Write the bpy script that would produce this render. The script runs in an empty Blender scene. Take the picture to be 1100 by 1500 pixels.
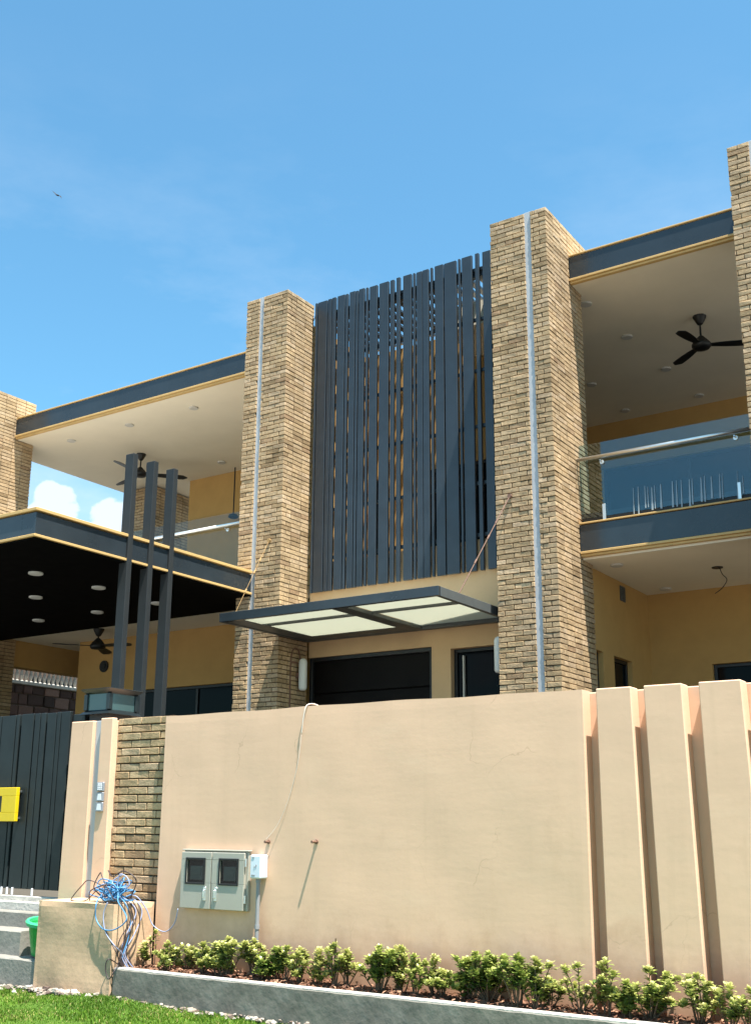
import bpy, math, random
import numpy as np
from mathutils import Vector, Matrix
random.seed(7); rng = np.random.default_rng(7)
S = bpy.context.scene
COL = S.collection
R = math.radians

# ------------------------------------------------------------------ camera
YAW, PITCH, ROLL, FPX, CX, CY = R(33.373), R(14.117), R(-0.3646), 1606.0, 550.0, 805.3
CAM = np.array([0.0, 0.0, 1.4])
def cam_axes():
    cy, sy, cp, sp, cr, sr = math.cos(YAW), math.sin(YAW), math.cos(PITCH), math.sin(PITCH), math.cos(ROLL), math.sin(ROLL)
    f = np.array([-sy*cp, cy*cp, sp]); r = np.array([cy, sy, 0]); d = np.cross(f, r)
    return np.stack([cr*r+sr*d, -sr*r+cr*d, f])
AX = cam_axes()
cd = bpy.data.cameras.new('camera'); cam = bpy.data.objects.new('camera', cd); COL.objects.link(cam)
cam.matrix_world = Matrix(((AX[0][0], -AX[1][0], -AX[2][0], CAM[0]), (AX[0][1], -AX[1][1], -AX[2][1], CAM[1]),
                           (AX[0][2], -AX[1][2], -AX[2][2], CAM[2]), (0, 0, 0, 1)))
cd.sensor_fit = 'VERTICAL'; cd.sensor_height = 24; cd.sensor_width = 24
cd.lens = 24*FPX/1500; cd.shift_y = (CY-750)/1500; cd.clip_start = 0.1; cd.clip_end = 3000
S.camera = cam

# ------------------------------------------------------------------ sun, sky, exposure
LDIR = Vector((-0.33, 0.13, -1.0)).normalized()
sl = bpy.data.lights.new('sun', 'SUN'); sl.energy = 5.0; sl.angle = R(0.5); sl.color = (1.0, 0.955, 0.88)
so = bpy.data.objects.new('sun', sl); COL.objects.link(so)
so.rotation_euler = LDIR.to_track_quat('-Z', 'Y').to_euler(); so.location = (0, 0, 30)
W = bpy.data.worlds.new('World'); S.world = W; W.use_nodes = True
def build_world():
    nt = W.node_tree; N = nt.nodes; L = nt.links
    N.clear()
    out = N.new('ShaderNodeOutputWorld'); bg = N.new('ShaderNodeBackground'); bg.inputs[1].default_value = 0.066
    sky = N.new('ShaderNodeTexSky'); sky.sky_type = 'NISHITA'; sky.sun_disc = False
    sky.sun_elevation = math.asin(-LDIR.z); sky.sun_rotation = math.atan2(-LDIR.x, -LDIR.y)
    sky.altitude = 0; sky.air_density = 1.0; sky.dust_density = 1.0; sky.ozone_density = 1.6
    tc = N.new('ShaderNodeTexCoord')
    # thin high wisps all over the sky plus low cumulus banks near the horizon
    sep = N.new('ShaderNodeSeparateXYZ'); L.new(tc.outputs['Generated'], sep.inputs[0])
    mp = N.new('ShaderNodeMapping'); mp.inputs['Scale'].default_value = (1.0, 1.0, 2.6); mp.inputs['Location'].default_value = (0.3, 0.1, 0.0)
    L.new(tc.outputs['Generated'], mp.inputs[0])
    n1 = N.new('ShaderNodeTexNoise'); n1.inputs['Scale'].default_value = 3.2; n1.inputs['Detail'].default_value = 7; n1.inputs['Roughness'].default_value = 0.6
    L.new(mp.outputs[0], n1.inputs[0])
    r1 = N.new('ShaderNodeMapRange'); r1.inputs[1].default_value = 0.44; r1.inputs[2].default_value = 0.80; r1.inputs[3].default_value = 0; r1.inputs[4].default_value = 0.62
    L.new(n1.outputs[0], r1.inputs[0])
    lo = N.new('ShaderNodeMapRange'); lo.inputs[1].default_value = 0.62; lo.inputs[2].default_value = 0.25; lo.inputs[3].default_value = 0.0; lo.inputs[4].default_value = 1.0
    L.new(sep.outputs[2], lo.inputs[0])
    wis = N.new('ShaderNodeMath'); wis.operation = 'MULTIPLY'; L.new(r1.outputs[0], wis.inputs[0]); L.new(lo.outputs[0], wis.inputs[1])
    mp2 = N.new('ShaderNodeMapping'); mp2.inputs['Location'].default_value = (1.3, 0.55, 0.2); mp2.inputs['Scale'].default_value = (1, 1, 1.3)
    L.new(tc.outputs['Generated'], mp2.inputs[0])
    n2 = N.new('ShaderNodeTexNoise'); n2.inputs['Scale'].default_value = 16.0; n2.inputs['Detail'].default_value = 8; n2.inputs['Roughness'].default_value = 0.52
    L.new(mp2.outputs[0], n2.inputs[0])
    # cumulus: puffs round a few directions low over the horizon, edges broken up by noise
    acc = None
    for (d, rad) in (((-0.748, 0.611, 0.258), 0.030), ((-0.742, 0.610, 0.280), 0.022), ((-0.757, 0.612, 0.240), 0.035), ((-0.705, 0.665, 0.240), 0.040), ((-0.60, 0.78, 0.17), 0.09),
                     ((-0.88, 0.43, 0.19), 0.08), ((0.3, 0.93, 0.2), 0.1), ((0.8, -0.55, 0.22), 0.1), ((-0.5, -0.83, 0.2), 0.11), ((0.2, -0.95, 0.18), 0.09)):
        v = Vector(d).normalized()
        dp = N.new('ShaderNodeVectorMath'); dp.operation = 'DISTANCE'; dp.inputs[1].default_value = v; L.new(tc.outputs['Generated'], dp.inputs[0])
        m = N.new('ShaderNodeMapRange'); m.inputs[1].default_value = 0.0; m.inputs[2].default_value = rad*1.7; m.inputs[3].default_value = 1.0; m.inputs[4].default_value = 0.0
        L.new(dp.outputs['Value'], m.inputs[0])
        if acc is None: acc = m.outputs[0]
        else:
            mx = N.new('ShaderNodeMath'); mx.operation = 'MAXIMUM'; L.new(acc, mx.inputs[0]); L.new(m.outputs[0], mx.inputs[1]); acc = mx.outputs[0]
    ad = N.new('ShaderNodeMath'); ad.operation = 'MULTIPLY_ADD'; ad.inputs[1].default_value = 1.7; ad.inputs[2].default_value = -0.85
    L.new(n2.outputs[0], ad.inputs[0])
    sm = N.new('ShaderNodeMath'); sm.operation = 'ADD'; L.new(acc, sm.inputs[0]); L.new(ad.outputs[0], sm.inputs[1])
    r2 = N.new('ShaderNodeMapRange'); r2.inputs[1].default_value = 0.46; r2.inputs[2].default_value = 0.60; r2.inputs[3].default_value = 0; r2.inputs[4].default_value = 0.82
    r2.interpolation_type = 'SMOOTHSTEP'; L.new(sm.outputs[0], r2.inputs[0])
    tot = N.new('ShaderNodeMath'); tot.operation = 'MAXIMUM'; L.new(wis.outputs[0], tot.inputs[0]); L.new(r2.outputs[0], tot.inputs[1])
    tint = N.new('ShaderNodeVectorMath'); tint.operation = 'MULTIPLY'; tint.inputs[1].default_value = (0.86, 1.45, 1.46); L.new(sky.outputs[0], tint.inputs[0])
    mix = N.new('ShaderNodeMix'); mix.data_type = 'RGBA'; mix.inputs[7].default_value = (6.0, 6.5, 7.1, 1)
    L.new(tot.outputs[0], mix.inputs[0]); L.new(tint.outputs[0], mix.inputs[6])
    L.new(mix.outputs[2], bg.inputs[0]); L.new(bg.outputs[0], out.inputs[0])
build_world()
S.view_settings.view_transform = 'Standard'; S.view_settings.look = 'None'
S.view_settings.exposure = 1.45; S.view_settings.gamma = 1.0; S.view_settings.use_curve_mapping = False
S.cycles.max_bounces = 8; S.cycles.diffuse_bounces = 3; S.cycles.glossy_bounces = 4; S.cycles.transparent_max_bounces = 12
S.cycles.sample_clamp_indirect = 6.0; S.cycles.use_denoising = True

# ------------------------------------------------------------------ pixel helpers (a pixel gives a direction only)
def ray(x, y): return AX.T @ np.array([x-CX, y-CY, FPX])
def atY(x, y, Y): d = ray(x, y); return CAM+d*((Y-CAM[1])/d[1])
def atX(x, y, X): d = ray(x, y); return CAM+d*((X-CAM[0])/d[0])
def atZ(x, y, Z): d = ray(x, y); return CAM+d*((Z-CAM[2])/d[2])
def proj(P): v = AX @ (np.array(P, float)-CAM); return v[0]/v[2]*FPX+CX, v[1]/v[2]*FPX+CY

# ------------------------------------------------------------------ materials
def mat(name, col, rough=0.6, metal=0.0, spec=0.5, noise=0.0, nscale=6.0, bump=0.0, bscale=60.0, col2=None, coat=0.0, stain=None, splash=None, trowel=False):
    m = bpy.data.materials.new(name); m.use_nodes = True
    nt = m.node_tree; N = nt.nodes; L = nt.links; b = N['Principled BSDF']
    b.inputs['Roughness'].default_value = rough; b.inputs['Metallic'].default_value = metal; b.inputs['Specular IOR Level'].default_value = spec
    b.inputs['Coat Weight'].default_value = coat
    c = (*col, 1); b.inputs['Base Color'].default_value = c
    geo = N.new('ShaderNodeNewGeometry')
    src = None
    if noise or col2:
        n = N.new('ShaderNodeTexNoise'); n.inputs['Scale'].default_value = nscale; n.inputs['Detail'].default_value = 6; n.inputs['Roughness'].default_value = 0.62
        L.new(geo.outputs['Position'], n.inputs[0])
        mr = N.new('ShaderNodeMapRange'); mr.inputs[1].default_value = 0.32; mr.inputs[2].default_value = 0.68
        L.new(n.outputs[0], mr.inputs[0])
        mx = N.new('ShaderNodeMix'); mx.data_type = 'RGBA'
        c2 = col2 or tuple(v*(1-noise) for v in col)
        c1 = col if col2 else tuple(min(1, v*(1+noise*0.6)) for v in col)
        mx.inputs[6].default_value = (*c1, 1); mx.inputs[7].default_value = (*c2, 1)
        L.new(mr.outputs[0], mx.inputs[0]); src = mx.outputs[2]
        L.new(src, b.inputs['Base Color'])
        rr = N.new('ShaderNodeMapRange'); rr.inputs[3].default_value = max(0.03, rough-0.08); rr.inputs[4].default_value = min(1, rough+0.08)
        L.new(n.outputs[0], rr.inputs[0]); L.new(rr.outputs[0], b.inputs['Roughness'])
    if stain:
        # streaky / blotchy dirt with its own shape
        scol, sscale, lo, hi, amt = stain
        mp = N.new('ShaderNodeMapping'); mp.inputs['Scale'].default_value = sscale; L.new(geo.outputs['Position'], mp.inputs[0])
        n = N.new('ShaderNodeTexNoise'); n.inputs['Scale'].default_value = 1.0; n.inputs['Detail'].default_value = 8; n.inputs['Roughness'].default_value = 0.65
        L.new(mp.outputs[0], n.inputs[0])
        mr = N.new('ShaderNodeMapRange'); mr.inputs[1].default_value = lo; mr.inputs[2].default_value = hi; mr.inputs[4].default_value = amt
        L.new(n.outputs[0], mr.inputs[0])
        mx = N.new('ShaderNodeMix'); mx.data_type = 'RGBA'; mx.inputs[6].default_value = c; mx.inputs[7].default_value = (*scol, 1)
        if src: L.new(src, mx.inputs[6])
        L.new(mr.outputs[0], mx.inputs[0]); L.new(mx.outputs[2], b.inputs['Base Color'])
    if splash:
        # soil thrown up against the foot of the wall by rain, ragged upper limit
        scol, za, zb, amt = splash
        sp = N.new('ShaderNodeSeparateXYZ'); L.new(geo.outputs['Position'], sp.inputs[0])
        n = N.new('ShaderNodeTexNoise'); n.inputs['Scale'].default_value = 3.5; n.inputs['Detail'].default_value = 9; n.inputs['Roughness'].default_value = 0.7
        L.new(geo.outputs['Position'], n.inputs[0])
        ma = N.new('ShaderNodeMath'); ma.operation = 'MULTIPLY_ADD'; ma.inputs[1].default_value = 1.1; L.new(n.outputs[0], ma.inputs[0]); L.new(sp.outputs[2], ma.inputs[2])
        mr = N.new('ShaderNodeMapRange'); mr.inputs[1].default_value = za+0.55; mr.inputs[2].default_value = zb+0.55; mr.inputs[3].default_value = amt; mr.inputs[4].default_value = 0.0
        L.new(ma.outputs[0], mr.inputs[0])
        mx = N.new('ShaderNodeMix'); mx.data_type = 'RGBA'; mx.inputs[7].default_value = (*scol, 1)
        prev = b.inputs['Base Color'].links[0].from_socket
        L.new(prev, mx.inputs[6]); L.new(mr.outputs[0], mx.inputs[0]); L.new(mx.outputs[2], b.inputs['Base Color'])
    if trowel:
        def dirt(scale, lo, hi, amt, col, inv=False):
            mp = N.new('ShaderNodeMapping'); mp.inputs['Scale'].default_value = scale; L.new(geo.outputs['Position'], mp.inputs[0])
            n = N.new('ShaderNodeTexNoise'); n.inputs['Scale'].default_value = 1.0; n.inputs['Detail'].default_value = 7; n.inputs['Roughness'].default_value = 0.6; L.new(mp.outputs[0], n.inputs[0])
            mr = N.new('ShaderNodeMapRange'); mr.inputs[1].default_value = lo; mr.inputs[2].default_value = hi; mr.inputs[4].default_value = amt; L.new(n.outputs[0], mr.inputs[0])
            mx = N.new('ShaderNodeMix'); mx.data_type = 'RGBA'; mx.inputs[7].default_value = (*col, 1)
            L.new(b.inputs['Base Color'].links[0].from_socket, mx.inputs[6]); L.new(mr.outputs[0], mx.inputs[0]); L.new(mx.outputs[2], b.inputs['Base Color'])
        dirt((7, 7, 0.45), 0.54, 0.74, 0.13, (0.42, 0.29, 0.19))       # rain streaks
        dirt((1.6, 1.6, 5), 0.56, 0.74, 0.13, (0.80, 0.60, 0.43))      # paler trowel sweeps
        vo = N.new('ShaderNodeTexVoronoi'); vo.feature = 'DISTANCE_TO_EDGE'; vo.inputs['Scale'].default_value = 0.9
        wp = N.new('ShaderNodeTexNoise'); wp.inputs['Scale'].default_value = 2.2; wp.inputs['Detail'].default_value = 6; L.new(geo.outputs['Position'], wp.inputs[0])
        va = N.new('ShaderNodeVectorMath'); va.operation = 'MULTIPLY_ADD'; va.inputs[1].default_value = (0.5, 0.5, 0.5); L.new(wp.outputs[1], va.inputs[0]); L.new(geo.outputs['Position'], va.inputs[2]); L.new(va.outputs[0], vo.inputs[0])
        cm = N.new('ShaderNodeMapRange'); cm.inputs[1].default_value = 0.0; cm.inputs[2].default_value = 0.0035; cm.inputs[3].default_value = 0.28; cm.inputs[4].default_value = 0.0; L.new(vo.outputs['Distance'], cm.inputs[0])
        gm = N.new('ShaderNodeMapRange'); gm.inputs[1].default_value = 0.52; gm.inputs[2].default_value = 0.62; L.new(wp.outputs[0], gm.inputs[0])
        mm = N.new('ShaderNodeMath'); mm.operation = 'MULTIPLY'; L.new(cm.outputs[0], mm.inputs[0]); L.new(gm.outputs[0], mm.inputs[1])
        mx = N.new('ShaderNodeMix'); mx.data_type = 'RGBA'; mx.inputs[7].default_value = (0.25, 0.15, 0.09, 1)
        L.new(b.inputs['Base Color'].links[0].from_socket, mx.inputs[6]); L.new(mm.outputs[0], mx.inputs[0]); L.new(mx.outputs[2], b.inputs['Base Color'])
    if bump:
        n = N.new('ShaderNodeTexNoise'); n.inputs['Scale'].default_value = bscale; n.inputs['Detail'].default_value = 5
        L.new(geo.outputs['Position'], n.inputs[0])
        bp = N.new('ShaderNodeBump'); bp.inputs['Strength'].default_value = bump; bp.inputs['Distance'].default_value = 0.01
        L.new(n.outputs[0], bp.inputs['Height']); L.new(bp.outputs[0], b.inputs['Normal'])
        if trowel:
            mp = N.new('ShaderNodeMapping'); mp.inputs['Scale'].default_value = (1.6, 1.6, 8); mp.inputs['Rotation'].default_value = (0, 0.25, 0); L.new(geo.outputs['Position'], mp.inputs[0])
            n2 = N.new('ShaderNodeTexNoise'); n2.inputs['Scale'].default_value = 1.0; n2.inputs['Detail'].default_value = 4; L.new(mp.outputs[0], n2.inputs[0])
            b2 = N.new('ShaderNodeBump'); b2.inputs['Strength'].default_value = 0.11; b2.inputs['Distance'].default_value = 0.012
            L.new(n2.outputs[0], b2.inputs['Height']); L.new(bp.outputs[0], b2.inputs['Normal']); L.new(b2.outputs[0], b.inputs['Normal'])
    return m

def ramp_mat(name, stops, rough, attr='tone', objrand=True, noise=0.25, nscale=40, bump=0.4, bscale=90, spec=0.3, translucent=0.0, patch=0.0):
    m = bpy.data.materials.new(name); m.use_nodes = True
    nt = m.node_tree; N = nt.nodes; L = nt.links; b = N['Principled BSDF']
    b.inputs['Roughness'].default_value = rough; b.inputs['Specular IOR Level'].default_value = spec
    at = N.new('ShaderNodeAttribute'); at.attribute_name = attr
    t = at.outputs['Fac']
    if objrand:
        oi = N.new('ShaderNodeObjectInfo')
        a = N.new('ShaderNodeMath'); a.operation = 'ADD'; L.new(t, a.inputs[0]); L.new(oi.outputs['Random'], a.inputs[1])
        fr = N.new('ShaderNodeMath'); fr.operation = 'FRACT'; L.new(a.outputs[0], fr.inputs[0]); t = fr.outputs[0]
    cr = N.new('ShaderNodeValToRGB'); L.new(t, cr.inputs[0])
    e = cr.color_ramp.elements
    while len(e) < len(stops): e.new(0.5)
    for i, (p, c) in enumerate(stops): e[i].position = p; e[i].color = (*c, 1)
    geo = N.new('ShaderNodeNewGeometry')
    n = N.new('ShaderNodeTexNoise'); n.inputs['Scale'].default_value = nscale; n.inputs['Detail'].default_value = 6; n.inputs['Roughness'].default_value = 0.65
    L.new(geo.outputs['Position'], n.inputs[0])
    mr = N.new('ShaderNodeMapRange'); mr.inputs[1].default_value = 0.3; mr.inputs[2].default_value = 0.7; mr.inputs[3].default_value = 1-noise; mr.inputs[4].default_value = 1+noise*0.6
    L.new(n.outputs[0], mr.inputs[0])
    mu = N.new('ShaderNodeVectorMath'); mu.operation = 'SCALE'; L.new(cr.outputs[0], mu.inputs[0]); L.new(mr.outputs[0], mu.inputs['Scale'])
    if patch:
        n3 = N.new('ShaderNodeTexNoise'); n3.inputs['Scale'].default_value = 1.7; n3.inputs['Detail'].default_value = 7; n3.inputs['Roughness'].default_value = 0.65; L.new(geo.outputs['Position'], n3.inputs[0])
        m3 = N.new('ShaderNodeMapRange'); m3.inputs[1].default_value = 0.35; m3.inputs[2].default_value = 0.68; m3.inputs[3].default_value = 1+patch*0.5; m3.inputs[4].default_value = 1-patch; L.new(n3.outputs[0], m3.inputs[0])
        mu3 = N.new('ShaderNodeVectorMath'); mu3.operation = 'SCALE'; L.new(mu.outputs[0], mu3.inputs[0]); L.new(m3.outputs[0], mu3.inputs['Scale']); mu = mu3
    L.new(mu.outputs[0], b.inputs['Base Color'])
    if bump:
        n2 = N.new('ShaderNodeTexNoise'); n2.inputs['Scale'].default_value = bscale; n2.inputs['Detail'].default_value = 4; L.new(geo.outputs['Position'], n2.inputs[0])
        bp = N.new('ShaderNodeBump'); bp.inputs['Strength'].default_value = bump; bp.inputs['Distance'].default_value = 0.006
        L.new(n2.outputs[0], bp.inputs['Height']); L.new(bp.outputs[0], b.inputs['Normal'])
    if translucent:
        tr = N.new('ShaderNodeBsdfTranslucent'); L.new(mu.outputs[0], tr.inputs[0])
        mx = N.new('ShaderNodeMixShader'); mx.inputs[0].default_value = translucent
        L.new(b.outputs[0], mx.inputs[1]); L.new(tr.outputs[0], mx.inputs[2]); L.new(mx.outputs[0], N['Material Output'].inputs[0])
    return m

def glass_mat(name, tint=(0.9, 0.93, 0.92), ior=1.7, rough=0.0):
    m = bpy.data.materials.new(name); m.use_nodes = True
    nt = m.node_tree; N = nt.nodes; L = nt.links; N.remove(N['Principled BSDF'])
    tr = N.new('ShaderNodeBsdfTransparent'); tr.inputs[0].default_value = (*tint, 1)
    gl = N.new('ShaderNodeBsdfGlossy'); gl.inputs['Roughness'].default_value = rough
    lw = N.new('ShaderNodeLayerWeight'); lw.inputs[0].default_value = 0.5
    pw = N.new('ShaderNodeMath'); pw.operation = 'POWER'; pw.inputs[1].default_value = 5; L.new(lw.outputs['Facing'], pw.inputs[0])
    fr = N.new('ShaderNodeMath'); fr.operation = 'MULTIPLY_ADD'; fr.inputs[1].default_value = 1-ior; fr.inputs[2].default_value = ior; L.new(pw.outputs[0], fr.inputs[0])
    mx = N.new('ShaderNodeMixShader'); L.new(fr.outputs[0], mx.inputs[0]); L.new(tr.outputs[0], mx.inputs[1]); L.new(gl.outputs[0], mx.inputs[2])
    L.new(mx.outputs[0], N['Material Output'].inputs[0])
    return m
def panel_mat(name, col, trans=0.6):
    m = bpy.data.materials.new(name); m.use_nodes = True
    nt = m.node_tree; N = nt.nodes; L = nt.links; b = N['Principled BSDF']
    b.inputs['Base Color'].default_value = (*col, 1); b.inputs['Roughness'].default_value = 0.4
    tr = N.new('ShaderNodeBsdfTranslucent'); tr.inputs[0].default_value = (*col, 1)
    mx = N.new('ShaderNodeMixShader'); mx.inputs[0].default_value = trans
    L.new(b.outputs[0], mx.inputs[1]); L.new(tr.outputs[0], mx.inputs[2]); L.new(mx.outputs[0], N['Material Output'].inputs[0])
    return m

PEACH = (0.73, 0.475, 0.32)
M = dict(
    peach=mat('peach_render', PEACH, 0.85, spec=0.2, noise=0.045, nscale=2.3, bump=0.05, bscale=26, stain=((0.44, 0.26, 0.145), (2.6, 2.6, 1.1), 0.60, 0.84, 0.30), splash=((0.36, 0.17, 0.09), 0.25, 0.75, 0.55), trowel=True),
    peach_house=mat('ochre_paint', (0.52, 0.315, 0.115), 0.8, spec=0.12, noise=0.06, nscale=3, bump=0.03),
    peach_front=mat('peach_paint', (0.60, 0.40, 0.22), 0.8, spec=0.15, noise=0.06, nscale=3, bump=0.03),
    block=mat('cement_render', (0.57, 0.385, 0.245), 0.9, spec=0.2, noise=0.14, nscale=5, bump=0.22, bscale=22, stain=((0.30, 0.23, 0.14), (3, 3, 2.5), 0.60, 0.78, 0.4)),
    white=mat('ceiling_white', (0.80, 0.725, 0.575), 0.9, spec=0.2, noise=0.04, nscale=1.5),
    dark=mat('anthracite_paint', (0.026, 0.035, 0.044), 0.34, spec=0.5, noise=0.22, nscale=3.0, coat=0.08, stain=((0.06, 0.058, 0.052), (9, 9, 0.7), 0.60, 0.80, 0.35)),
    dark_fascia=mat('anthracite_cladding', (0.026, 0.034, 0.040), 0.26, spec=0.55, noise=0.2, nscale=2.0, coat=0.12, stain=((0.07, 0.066, 0.058), (2, 2, 6), 0.60, 0.82, 0.35)),
    dark_post=mat('grey_steel_paint', (0.026, 0.029, 0.030), 0.5, spec=0.28, noise=0.12, nscale=5),
    gate=mat('gate_paint', (0.016, 0.021, 0.022), 0.45, spec=0.3, noise=0.2, nscale=4),
    gold=mat('ochre_trim', (0.56, 0.36, 0.14), 0.6, spec=0.3, noise=0.08, nscale=6),
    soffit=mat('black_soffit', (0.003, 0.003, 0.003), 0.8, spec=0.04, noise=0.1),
    alu=mat('grey_strip', (0.43, 0.44, 0.45), 0.45, metal=0.0, spec=0.5, noise=0.08, nscale=3),
    steel=mat('stainless_steel', (0.80, 0.80, 0.78), 0.38, metal=1.0),
    glass=glass_mat('railing_glass', (0.70, 0.84, 0.88), 0.09),
    meter_glass=glass_mat('meter_window', (0.55, 0.58, 0.58), 0.03),
    clear_glass=glass_mat('clear_railing_glass', (0.88, 0.90, 0.88), 0.045),
    window=mat('dark_window_glass', (0.004, 0.005, 0.006), 0.06, spec=0.07),
    window_frame=mat('window_frame', (0.012, 0.012, 0.013), 0.4),
    door=mat('garage_door_brown', (0.006, 0.0045, 0.004), 0.5, spec=0.12, noise=0.3, nscale=3),
    panel=panel_mat('polycarbonate', (0.76, 0.77, 0.68), 0.47),
    mortar=mat('mortar', (0.105, 0.076, 0.050), 0.95, spec=0.1, noise=0.3, nscale=30),
    concrete=mat('kerb_cement', (0.20, 0.185, 0.155), 0.92, spec=0.15, noise=0.3, nscale=5, bump=0.5, bscale=18, stain=((0.30, 0.29, 0.26), (4, 4, 7), 0.56, 0.74, 0.55)),
    cement=mat('pale_cement', (0.50, 0.47, 0.42), 0.9, spec=0.2, noise=0.2, nscale=7, bump=0.6, bscale=30),
    step=mat('step_cement', (0.25, 0.235, 0.205), 0.9, spec=0.2, noise=0.15, nscale=6, bump=0.4, bscale=30),
    road=mat('road_asphalt', (0.20, 0.19, 0.18), 0.95, spec=0.2, noise=0.2, nscale=1.2, bump=0.3),
    lawn=mat('lawn_earth', (0.07, 0.13, 0.02), 0.95, spec=0.1, noise=0.3, nscale=8),
    soil=mat('planter_soil', (0.16, 0.085, 0.055), 0.98, spec=0.1, noise=0.4, nscale=18, bump=1.0, bscale=40),
    floor=mat('balcony_floor', (0.10, 0.08, 0.06), 0.5, noise=0.2, nscale=3),
    tile=mat('paving', (0.075, 0.065, 0.05), 0.8, noise=0.15, nscale=2),
    black=mat('fan_black', (0.008, 0.008, 0.008), 0.5),
    lamp=mat('lamp_diffuser', (0.72, 0.72, 0.68), 0.5),
    lamp_ring=mat('lamp_ring', (0.55, 0.53, 0.48), 0.6),
    yellow=mat('yellow_plate', (0.74, 0.50, 0.008), 0.4, noise=0.06, nscale=8),
    green=mat('green_plastic', (0.012, 0.30, 0.055), 0.38, noise=0.1, nscale=8),
    green_rim=mat('green_plastic_rim', (0.06, 0.50, 0.22), 0.38, noise=0.1, nscale=8),
    meter=mat('grey_enamel', (0.39, 0.365, 0.305), 0.45, noise=0.05, nscale=5),
    pvc=mat('white_pvc', (0.62, 0.68, 0.74), 0.4, noise=0.06),
    conduit=mat('grey_conduit', (0.26, 0.26, 0.27), 0.4, noise=0.15),
    rubber=mat('rubber_seal', (0.012, 0.012, 0.012), 0.6),
    blue=mat('blue_cable', (0.07, 0.24, 0.46), 0.45, noise=0.15, nscale=12),
    paleblue=mat('pale_blue_cable', (0.30, 0.34, 0.50), 0.45, noise=0.15, nscale=12),
    blackcable=mat('dark_cable', (0.045, 0.028, 0.030), 0.5, noise=0.3, nscale=12),
    whitecable=mat('white_hose', (0.72, 0.63, 0.55), 0.5),
    rust=mat('rusty_wire', (0.20, 0.105, 0.07), 0.7, noise=0.3, nscale=40),
    rope=mat('straw_rope', (0.36, 0.22, 0.09), 0.9, noise=0.2, nscale=40),
    backdrop=mat('backdrop_brown', (0.10, 0.065, 0.045), 0.9, noise=0.2, nscale=2),
    canopy=mat('canopy_steel', (0.085, 0.092, 0.09), 0.45, spec=0.4, noise=0.12, nscale=5),
    bark=mat('stem_bark', (0.13, 0.085, 0.05), 0.9, noise=0.3, nscale=60),
    plate=mat('bell_frame', (0.30, 0.31, 0.34), 0.35, metal=0.3),
    card=mat('bell_card', (0.75, 0.75, 0.78), 0.4),
    lantern_glass=mat('lantern_glass', (0.045, 0.085, 0.085), 0.12, spec=0.7),
    lantern=mat('lantern_frame', (0.010, 0.014, 0.015), 0.3, spec=0.6),
    streak=mat('dried_paint_streak', (0.26, 0.33, 0.38), 0.7),
    feather=mat('bird_feathers', (0.012, 0.012, 0.015), 0.8),
    rock=ramp_mat('rubble', [(0, (0.10, 0.06, 0.05)), (0.5, (0.30, 0.25, 0.20)), (1, (0.52, 0.47, 0.41))], 0.95, objrand=False),
    litter=ramp_mat('dry_leaves', [(0, (0.06, 0.03, 0.02)), (0.5, (0.22, 0.10, 0.06)), (1, (0.42, 0.24, 0.15))], 0.95, objrand=False),
    stone=ramp_mat('dark_stone', [(0, (0.04, 0.025, 0.02)), (0.6, (0.10, 0.055, 0.045)), (1, (0.22, 0.13, 0.10))], 0.9),
    brick=ramp_mat('buff_brick', [(0.0, (0.30, 0.20, 0.105)), (0.14, (0.44, 0.305, 0.17)), (0.40, (0.49, 0.345, 0.20)), (0.62, (0.45, 0.31, 0.17)), (0.82, (0.52, 0.375, 0.235)), (0.95, (0.39, 0.275, 0.16)), (1.0, (0.34, 0.215, 0.12))], 0.92, noise=0.30, nscale=20, bump=0.6, bscale=70, patch=0.28),
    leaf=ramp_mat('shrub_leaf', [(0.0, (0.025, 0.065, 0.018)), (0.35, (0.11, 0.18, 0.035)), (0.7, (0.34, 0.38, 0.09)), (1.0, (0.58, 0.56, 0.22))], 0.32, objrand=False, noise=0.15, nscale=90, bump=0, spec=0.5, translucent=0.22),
    blade=ramp_mat('grass_blade', [(0.0, (0.055, 0.125, 0.010)), (0.5, (0.12, 0.235, 0.018)), (0.82, (0.22, 0.32, 0.035)), (1.0, (0.46, 0.38, 0.14))], 0.6, objrand=False, noise=0.3, nscale=5, bump=0, translucent=0.3),
)

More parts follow.
